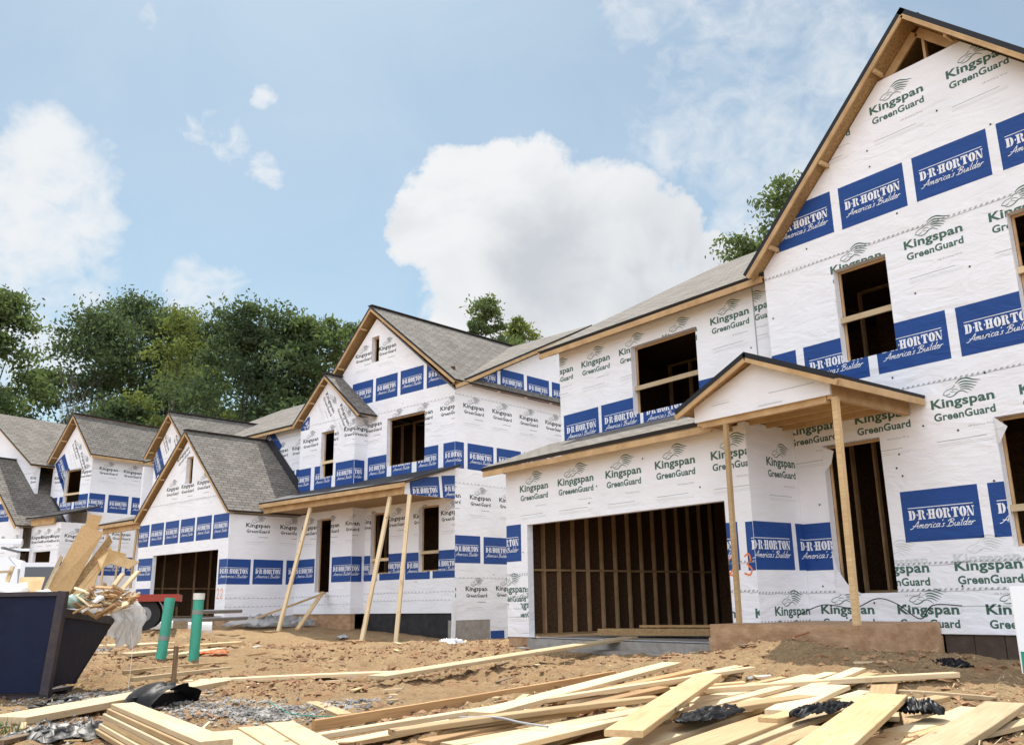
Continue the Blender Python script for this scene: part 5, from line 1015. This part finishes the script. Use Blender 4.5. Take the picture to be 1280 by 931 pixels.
def trailer():
    t = thing('flatbed_trailer', 'red flatbed trailer parked in front of the middle garage', 'trailer', (-19.2, 5.5, -.42), math.atan2(.94, .34))
    # local x along the deck (to the right in the picture), y away from the street
    m = MB(); m.box((-2.6, -.1, .60), (.62, 1.6, .68), 'trailer_red'); dk = m.build('deck', t)
    m = MB(); m.box((-2.6, -.14, .56), (.66, -.101, .70), 'trailer_red'); m.build('side_rail', t); m = MB(); m.box((.621, -.1, .56), (.66, 1.6, .70), 'trailer_red'); m.build('end_rail', t)
    m = MB(); m.box((-2.5, .35, .45), (.6, .45, .59), 'wire_black'); m.box((-2.5, 1.05, .45), (.6, 1.15, .59), 'wire_black'); m.build('chassis', t)
    for y in (-.05, 1.3):
        m = MB(); m.tube((0, y, .31), (0, y+.22, .31), .31, 'rubber', 24); w_ = m.build('wheel', t); m = MB(); m.tube((0, y-.012, .31), (0, y+.05, .31), .15, 'steel_grey', 18); m.tube((0, y-.03, .31), (0, y-.013, .31), .06, 'wire_black', 12); m.build('rim', w_)
    m = MB()
    for k in range(10):
        a, b = pi*(.05+.9*k/10), pi*(.05+.9*(k+1)/10); m.hexa([(cos(a)*.37, -.1, .31+sin(a)*.37), (cos(b)*.37, -.1, .31+sin(b)*.37), (cos(b)*.37, .2, .31+sin(b)*.37), (cos(a)*.37, .2, .31+sin(a)*.37), (cos(a)*.39, -.1, .31+sin(a)*.39), (cos(b)*.39, -.1, .31+sin(b)*.39), (cos(b)*.39, .2, .31+sin(b)*.39), (cos(a)*.39, .2, .31+sin(a)*.39)], 'steel_grey')
    m.build('fender', t)
    m = MB(); m.bar((-2.5, .75, .5), (-3.7, .75, .45), .1, .08, 'wire_black'); m.build('tow_bar', t)
trailer()
for lb, p, q, r_ in [('upper grey plastic conduit lying before the middle garage', (-22.6, 7.7, -.10), (-24.0, 9.4, -.10), .05), ('lower grey plastic conduit lying before the middle garage', (-22.2, 7.6, -.28), (-23.6, 9.4, -.28), .05)]:
    m = MB(); m.tube(p, q, r_, 'steel_grey', 12); tag(m.build('conduit'), lb, 'conduit', 'conduits before the garage')

# ------------------------------------------------------------------ sign at the right edge
def sign():
    t = thing('site_sign', 'white and green site sign standing at the right edge', 'sign', (-2.39, 5.5, -.95)); rx, ry = .617, .787
    P = lambda u, z, d=0: (rx*u+ry*d, ry*u-rx*d, z+.95)
    m = MB(); m.hexa([P(0, -.43), P(.6, -.43), P(.6, -.43, -.012), P(0, -.43, -.012), P(0, .05), P(.6, .06), P(.6, .06, -.012), P(0, .05, -.012)], 'sign_white'); pn = m.build('panel', t)
    m = MB(); m.poly([P(.0, -.428, .002), P(.6, -.428, .002), P(.6, -.36, .002), P(.003, -.31, .002)], 'sign_green'); m.poly([P(.075, -.09, .002), P(.13, -.09, .002), P(.13, -.06, .002), P(.075, -.06, .002)], 'ink_black'); m.poly([P(.075, -.04, .002), P(.13, -.04, .002), P(.13, -.01, .002), P(.075, -.01, .002)], 'ink_black'); m.build('print', pn)
    m = MB(); m.hexa([P(-.03, -.90, .35), P(.6, -.92, .35), P(.6, -.92, .338), P(-.03, -.90, .338), P(.04, -.44, .35), P(.6, -.43, .35), P(.6, -.43, .338), P(.04, -.44, .338)], 'sign_green'); p2 = m.build('lower_panel', t)
    m = MB(); m.poly([P(.05, -.66, .352), P(.2, -.62, .352), P(.2, -.55, .352), P(.06, -.58, .352)], 'sign_white'); m.build('print', p2)
    for u in (.1, .5): m = MB(); m.bar(P(u, -1.1, .08), P(u, .04, -.03), .04, .04, 'stake_wood', (1, 0, 0)); m.build('post', t)
sign()
# wires and strap
def wire(name, lb, cat, pts, r_, m):
    pts = [Vector(p) for p in pts]; n = len(pts); sm = []
    for i in range(n-1):
        p0, p1, p2, p3 = pts[max(i-1, 0)], pts[i], pts[i+1], pts[min(i+2, n-1)]
        for k in range(6): t = k/6; sm.append(.5*((2*p1)+(p2-p0)*t+(2*p0-5*p1+4*p2-p3)*t*t+(3*p1-p0-3*p2+p3)*t**3))
    sm.append(pts[-1]); mb = MB(); k = 6
    for i, p in enumerate(sm):
        d = (sm[min(i+1, len(sm)-1)]-sm[max(i-1, 0)]).normalized(); a = d.cross(Vector((.3, .2, 1))).normalized(); b = d.cross(a)
        for j in range(k): mb.v.append(tuple(p+(a*cos(2*pi*j/k)+b*sin(2*pi*j/k))*r_))
    for i in range(len(sm)-1):
        for j in range(k): mb.f.append((i*k+j, i*k+(j+1) % k, (i+1)*k+(j+1) % k, (i+1)*k+j)); mb.m.append(m)
    return tag(mb.build(name, smooth=True), lb, cat)
wire('cable', 'black cable drooping along the nearest house wall behind the porch slab', 'cable', [(-8.36, 12.0, -.25), (-8.1, 12.3, -.10), (-7.6, 12.3, -.15), (-7.2, 12.28, -.02), (-6.9, 12.28, -.10), (-6.6, 12.3, -.30), (-6.4, 12.3, -.12), (-6.0, 12.3, -.13)], .008, 'wire_black')
wire('metal_strap', 'grey packing strap lying across the left boards', 'strap', [(-5.95, 4.1, -.84), (-5.7, 4.25, -.83), (-5.45, 4.3, -.85), (-5.2, 4.35, -.86)], .009, 'strap_grey')
wire('steel_rod', 'thin rusty rod leaning out of the spoil heap at the slab', 'rod', [(-7.9, 9.55, -.80), (-7.4, 9.9, -.58), (-7.0, 10.25, -.42)], .012, 'rust_scrap')
wire('hose', 'thin green wire on the gravel', 'wire', [(-9.3, 4.0, -.96), (-9.0, 4.0, -1.0), (-8.6, 3.9, -1.0), (-8.2, 3.95, -1.0), (-7.9, 4.2, -1.0)], .005, 'sign_green')
wire('string', 'thin string hanging from the white bag', 'string', [(-12.0, 3.30, -.25), (-12.0, 3.34, -.5), (-12.0, 3.33, -.95)], .003, 'paper_white')

# ------------------------------------------------------------------ trees
def leaf_quad(mb, c, s, rnd, m):
    a = Vector((rnd.gauss(0, 1), rnd.gauss(0, 1), rnd.gauss(0, .8))).normalized(); b = a.orthogonal().normalized(); b.rotate(Matrix.Rotation(rnd.uniform(0, 6.28), 3, a)); c2 = a.cross(b)
    mb.poly([c-b*s, c-c2*s*.45, c+b*s, c+c2*s*.45], m)
def tree(lb, px, top, R_, H_, cb, m, seed, name='deciduous_tree', group='trees behind the houses', lobes=16, clumps=17, leaves=36, ls=.21, ry=None):
    """px: (x, y) of the trunk foot; top: height of the crown top over the foot; R_: crown radius; cb: height where the crown starts"""
    rnd = random.Random(seed); x, y = px; z = gz(x, y)-.1; t = thing(name, lb, 'tree', (x, y, z), 0, group)
    bk = MB(); bk.tube((0, 0, -.5), (rnd.uniform(-.2, .2), rnd.uniform(-.2, .2), top*.55), .028*top*.55, 'bark', 10, .016*top*.6); tip = Vector((0, 0, top*.55))
    cr = MB(); hh = top-cb; ctr = []
    for k in range(lobes):
        f = (k+.5)/lobes; zz = cb+hh*(f**.85)*.93; rr = R_*(1-abs(2*f**.9-.85)**2.3*.85)*rnd.uniform(.45, .85); a = k*2.4+rnd.uniform(-.5, .5)
        c = Vector((cos(a)*rr, sin(a)*rr, zz)); ctr.append((c, R_*rnd.uniform(.24, .46)))
        if k % 2 == 0: b0 = Vector((0, 0, min(zz*.6+.5, top*.55))); bk.tube(b0, c, .010*top*.5, 'bark', 6, .02)
    ctr.append((Vector((rnd.uniform(-.3, .3), rnd.uniform(-.3, .3), top-R_*.3)), R_*.33))
    for c, r_ in ctr:
        for q in range(clumps):
            d = Vector((rnd.gauss(0, 1), rnd.gauss(0, 1), rnd.gauss(.25, .9))).normalized(); p = c+Vector((d.x*r_, d.y*r_, d.z*r_*.72))*rnd.uniform(.55, 1.1); cs = r_*rnd.uniform(.18, .40)
            for l in range(leaves): leaf_quad(cr, p+Vector((rnd.gauss(0, cs), rnd.gauss(0, cs), rnd.gauss(0, cs*.55))), ls*rnd.uniform(.6, 1.3), rnd, m)
    bk.build('trunk', t); cr.build('crown', t)
    return t
def dirp(tx, ty, d): return (tx*d, ty*d)
TREES = [('broad dark green tree at the left end of the tall tree line', (-.978, .209), 56, 18.0, 4.6, 4, 'leaf_dark'),
         ('tallest dark green tree above the left gables', (-.967, .243), 60, 20.6, 5.2, 4, 'leaf_dark'),
         ('dark round topped tree just right of the tallest one', (-.957, .275), 63, 20.8, 5.2, 5, 'leaf_dark'),
         ('dark green tree behind the light green one', (-.944, .315), 60, 19.4, 5.0, 4, 'leaf_dark'),
         ('full dark tree in the middle of the tree line', (-.930, .352), 58, 19.7, 5.2, 4, 'leaf_dark'),
         ('dark tree with sky gaps near the right end of the tree line', (-.914, .389), 60, 20.4, 5.0, 4, 'leaf_dark'),
         ('mid green tree at the right end of the tall tree line', (-.898, .421), 58, 19.6, 4.2, 4, 'leaf_mid'),
         ('paler tree peeping out beside the middle gable peak', (-.882, .455), 62, 20.4, 3.0, 6, 'leaf_mid'),
         ('light yellow green slender tree in front of the dark tree line', (-.953, .285), 48, 15.8, 2.9, 3, 'leaf_light'),
         ('tall mid green tree at the left edge of the picture', (-.9935, .114), 50, 16.4, 3.5, 4, 'leaf_mid'),
         ('dark bushy tree low at the left edge', (-.989, .148), 56, 11.4, 2.6, 2, 'leaf_dark'),
         ('small mid green tree between the bare tree and the tree line', (-.984, .178), 54, 9.6, 2.8, 1, 'leaf_mid'),
         ('loose mid green treetop behind the middle house ridge', (-.806, .592), 48, 17.7, 2.5, 8, 'leaf_mid'),
         ('small pale treetop right of the one behind the ridge', (-.781, .624), 50, 17.0, 1.9, 9, 'leaf_light'),
         ('tree rising behind the nearest house beside its big gable', (-.556, .831), 36, 18.0, 2.8, 4, 'leaf_mid'),
         ('lower tree crown behind the nearest house roof', (-.592, .806), 38, 16.6, 2.8, 4, 'leaf_mid'),
         ('dark leafy tree filling the gap low behind the left roofs', (-.972, .235), 48, 10.5, 3.4, 1.5, 'leaf_dark'),
         ('dark leafy tree filling the gap behind the middle garage roof', (-.940, .340), 50, 11.0, 4.0, 1.5, 'leaf_dark'),
         ('dark leafy tree low behind the middle house', (-.915, .400), 52, 11.5, 4.0, 1.5, 'leaf_dark')]
for k, (lb, dr, d, H_, R_, cb, m) in enumerate(TREES):
    big = R_ > 3.2; sc = 1.32 if dr[0] < -.935 else 1.0; d, H_, R_, cb = d*sc, H_*sc, R_*sc*.92, cb*sc
    tree(lb, dirp(*dr, d), H_, R_, H_, cb, m, 100+k, lobes=19 if big else 13, clumps=14 if big else 12, leaves=62 if big else 50, ls=(.165 if big else .125)*sc**.5)
def bare_tree():
    x, y = dirp(-.9865, .1625, 66); t = thing('bare_tree', 'leafless grey tree left of the tall tree line', 'tree', (x, y, gz(x, y)), 0, 'trees behind the houses'); rnd = random.Random(4); mb = MB()
    def br(p, d, l, r_, n):
        q = p+d*l; mb.tube(p, q, r_, 'dead_wood', 6, r_*.62, caps=False)
        if n == 0: return
        for k in range(3 if n > 1 else 2):
            e = (d+Vector((rnd.gauss(0, .26), rnd.gauss(0, .26), rnd.uniform(.05, .35)))).normalized(); br(p.lerp(q, rnd.uniform(.55, 1)), e, l*rnd.uniform(.55, .8), r_*.55, n-1)
    br(Vector((0, 0, -.3)), Vector((.05, .05, 1)).normalized(), 6.6, .17, 5); mb.build('trunk', t)
bare_tree()

# ------------------------------------------------------------------ loose ground cover
def wedge(rnd, r0, r1, a=R(33)):
    r = math.sqrt(rnd.uniform(r0*r0, r1*r1)) if rnd.random() < .5 else rnd.uniform(r0, r1); t = pi/2+YAW+rnd.uniform(-a, a); return r*cos(t), r*sin(t)
def stone(mb, c, s, rnd, m):
    base = [(1, 0, 0), (-1, 0, 0), (0, 1, 0), (0, -1, 0), (0, 0, .75), (0, 0, -.6)]; f = [(0, 2, 4), (2, 1, 4), (1, 3, 4), (3, 0, 4), (2, 0, 5), (1, 2, 5), (3, 1, 5), (0, 3, 5)]
    rot = Matrix.Rotation(rnd.uniform(0, 6.3), 3, 'Z') @ Matrix.Rotation(rnd.uniform(-.6, .6), 3, 'X'); i = len(mb.v); k = (rnd.uniform(.7, 1.3), rnd.uniform(.6, 1.1), rnd.uniform(.5, 1))
    for b in base: mb.v.append(tuple(c+rot @ Vector((b[0]*k[0], b[1]*k[1], b[2]*k[2]))*s*rnd.uniform(.8, 1.2)))
    for a in f: mb.f.append(tuple(i+j for j in a)); mb.m.append(m)
def scatter():
    rnd = random.Random(31)
    cl = MB(); n = 0
    while n < 16000:
        x, y = wedge(rnd, 4.2, 21); dn = noise.noise(Vector((x*.6, y*.6, 3)))
        near = ((x+7.0)/1.4)**2+((y-9.95)/.55)**2 < 1 or ((x+15)/1.2)**2+((y-9.8)/.7)**2 < 1
        if dn < rnd.uniform(-.25, .55) and not near: continue
        s = min(.085, .009+.014*rnd.expovariate(1))*(.75 if near else 1); stone(cl, Vector((x, y, gzn(x, y)+s*.15)), s, rnd, 'clod'); n += 1
    kind(cl.build('dirt_clods'), 'stuff')['label'] = 'lumps and crumbs of reddish brown soil strewn over the ground'
    gv = MB()
    for (cx, cy_, rx, ry_, cnt) in ((-9.1, 3.75, .75, .55, 2300), (-8.8, 4.7, .35, .3, 250), (-9.6, 2.05, .9, .35, 650), (-10.9, 3.5, 1.0, .5, 900), (-11.7, 2.9, .5, .7, 500)):
        for k in range(cnt):
            x, y = cx+rnd.gauss(0, rx*.55), cy_+rnd.gauss(0, ry_*.55); s = rnd.uniform(.012, .032); stone(gv, Vector((x, y, gzn(x, y)+s*.3)), s, rnd, 'gravel')
    kind(gv.build('gravel'), 'stuff')['label'] = 'grey crushed stone spilled on the dirt by the drain cover'
    st = MB()
    for k in range(9000):
        x, y = wedge(rnd, 4.2, 20)
        if noise.noise(Vector((x*.5+9, y*.5, 1))) < rnd.uniform(-.3, .4): continue
        z = gzn(x, y)+.012; a = rnd.uniform(0, pi); l = rnd.uniform(.04, .13); w = rnd.uniform(.002, .004); d = Vector((cos(a), sin(a), rnd.uniform(-.1, .35)))*l/2; s_ = Vector((-sin(a), cos(a), 0))*w; c = Vector((x, y, z+.01))
        st.poly([c-d-s_, c+d-s_, c+d+s_, c-d+s_], 'straw')
    kind(st.build('straw'), 'stuff')['label'] = 'dry straw and splinters strewn over the dirt'
    gr = MB()
    for k in range(260):
        x, y = -9.5+rnd.gauss(0, .35), 1.45+rnd.gauss(0, .18); z = gzn(x, y); h_ = rnd.uniform(.03, .12); a = rnd.uniform(0, 6.3); l = Vector((cos(a), sin(a), 0)); gr.poly([Vector((x, y, z))-l*.006, Vector((x, y, z))+l*.006, Vector((x+rnd.gauss(0, .03), y+rnd.gauss(0, .03), z+h_))], 'grass_green')
    kind(gr.build('grass'), 'stuff')['label'] = 'small tuft of green grass at the lower left corner'
scatter()
rnd = random.Random(77)
for k in range(130):   # loose splinters and offcuts on the dirt
    x, y = wedge(rnd, 6.5, 20, R(28)); z = gzn(x, y)+.03; a = rnd.uniform(0, pi); l = rnd.uniform(.10, .38)
    if y > 10 and x > -15: continue
    o = plank('wood_scrap', None, (x, y, z), (x+cos(a)*l, y+sin(a)*l, z+rnd.uniform(-.01, .03)), rnd.uniform(.02, .08), rnd.uniform(.010, .03), rnd.choice([LP, LP, LU, LW, 'stake_wood', 'paper_white']))
    tag(o, 'small splintered wood scrap lying on the bare dirt', 'scrap wood', 'wood scraps on the dirt')
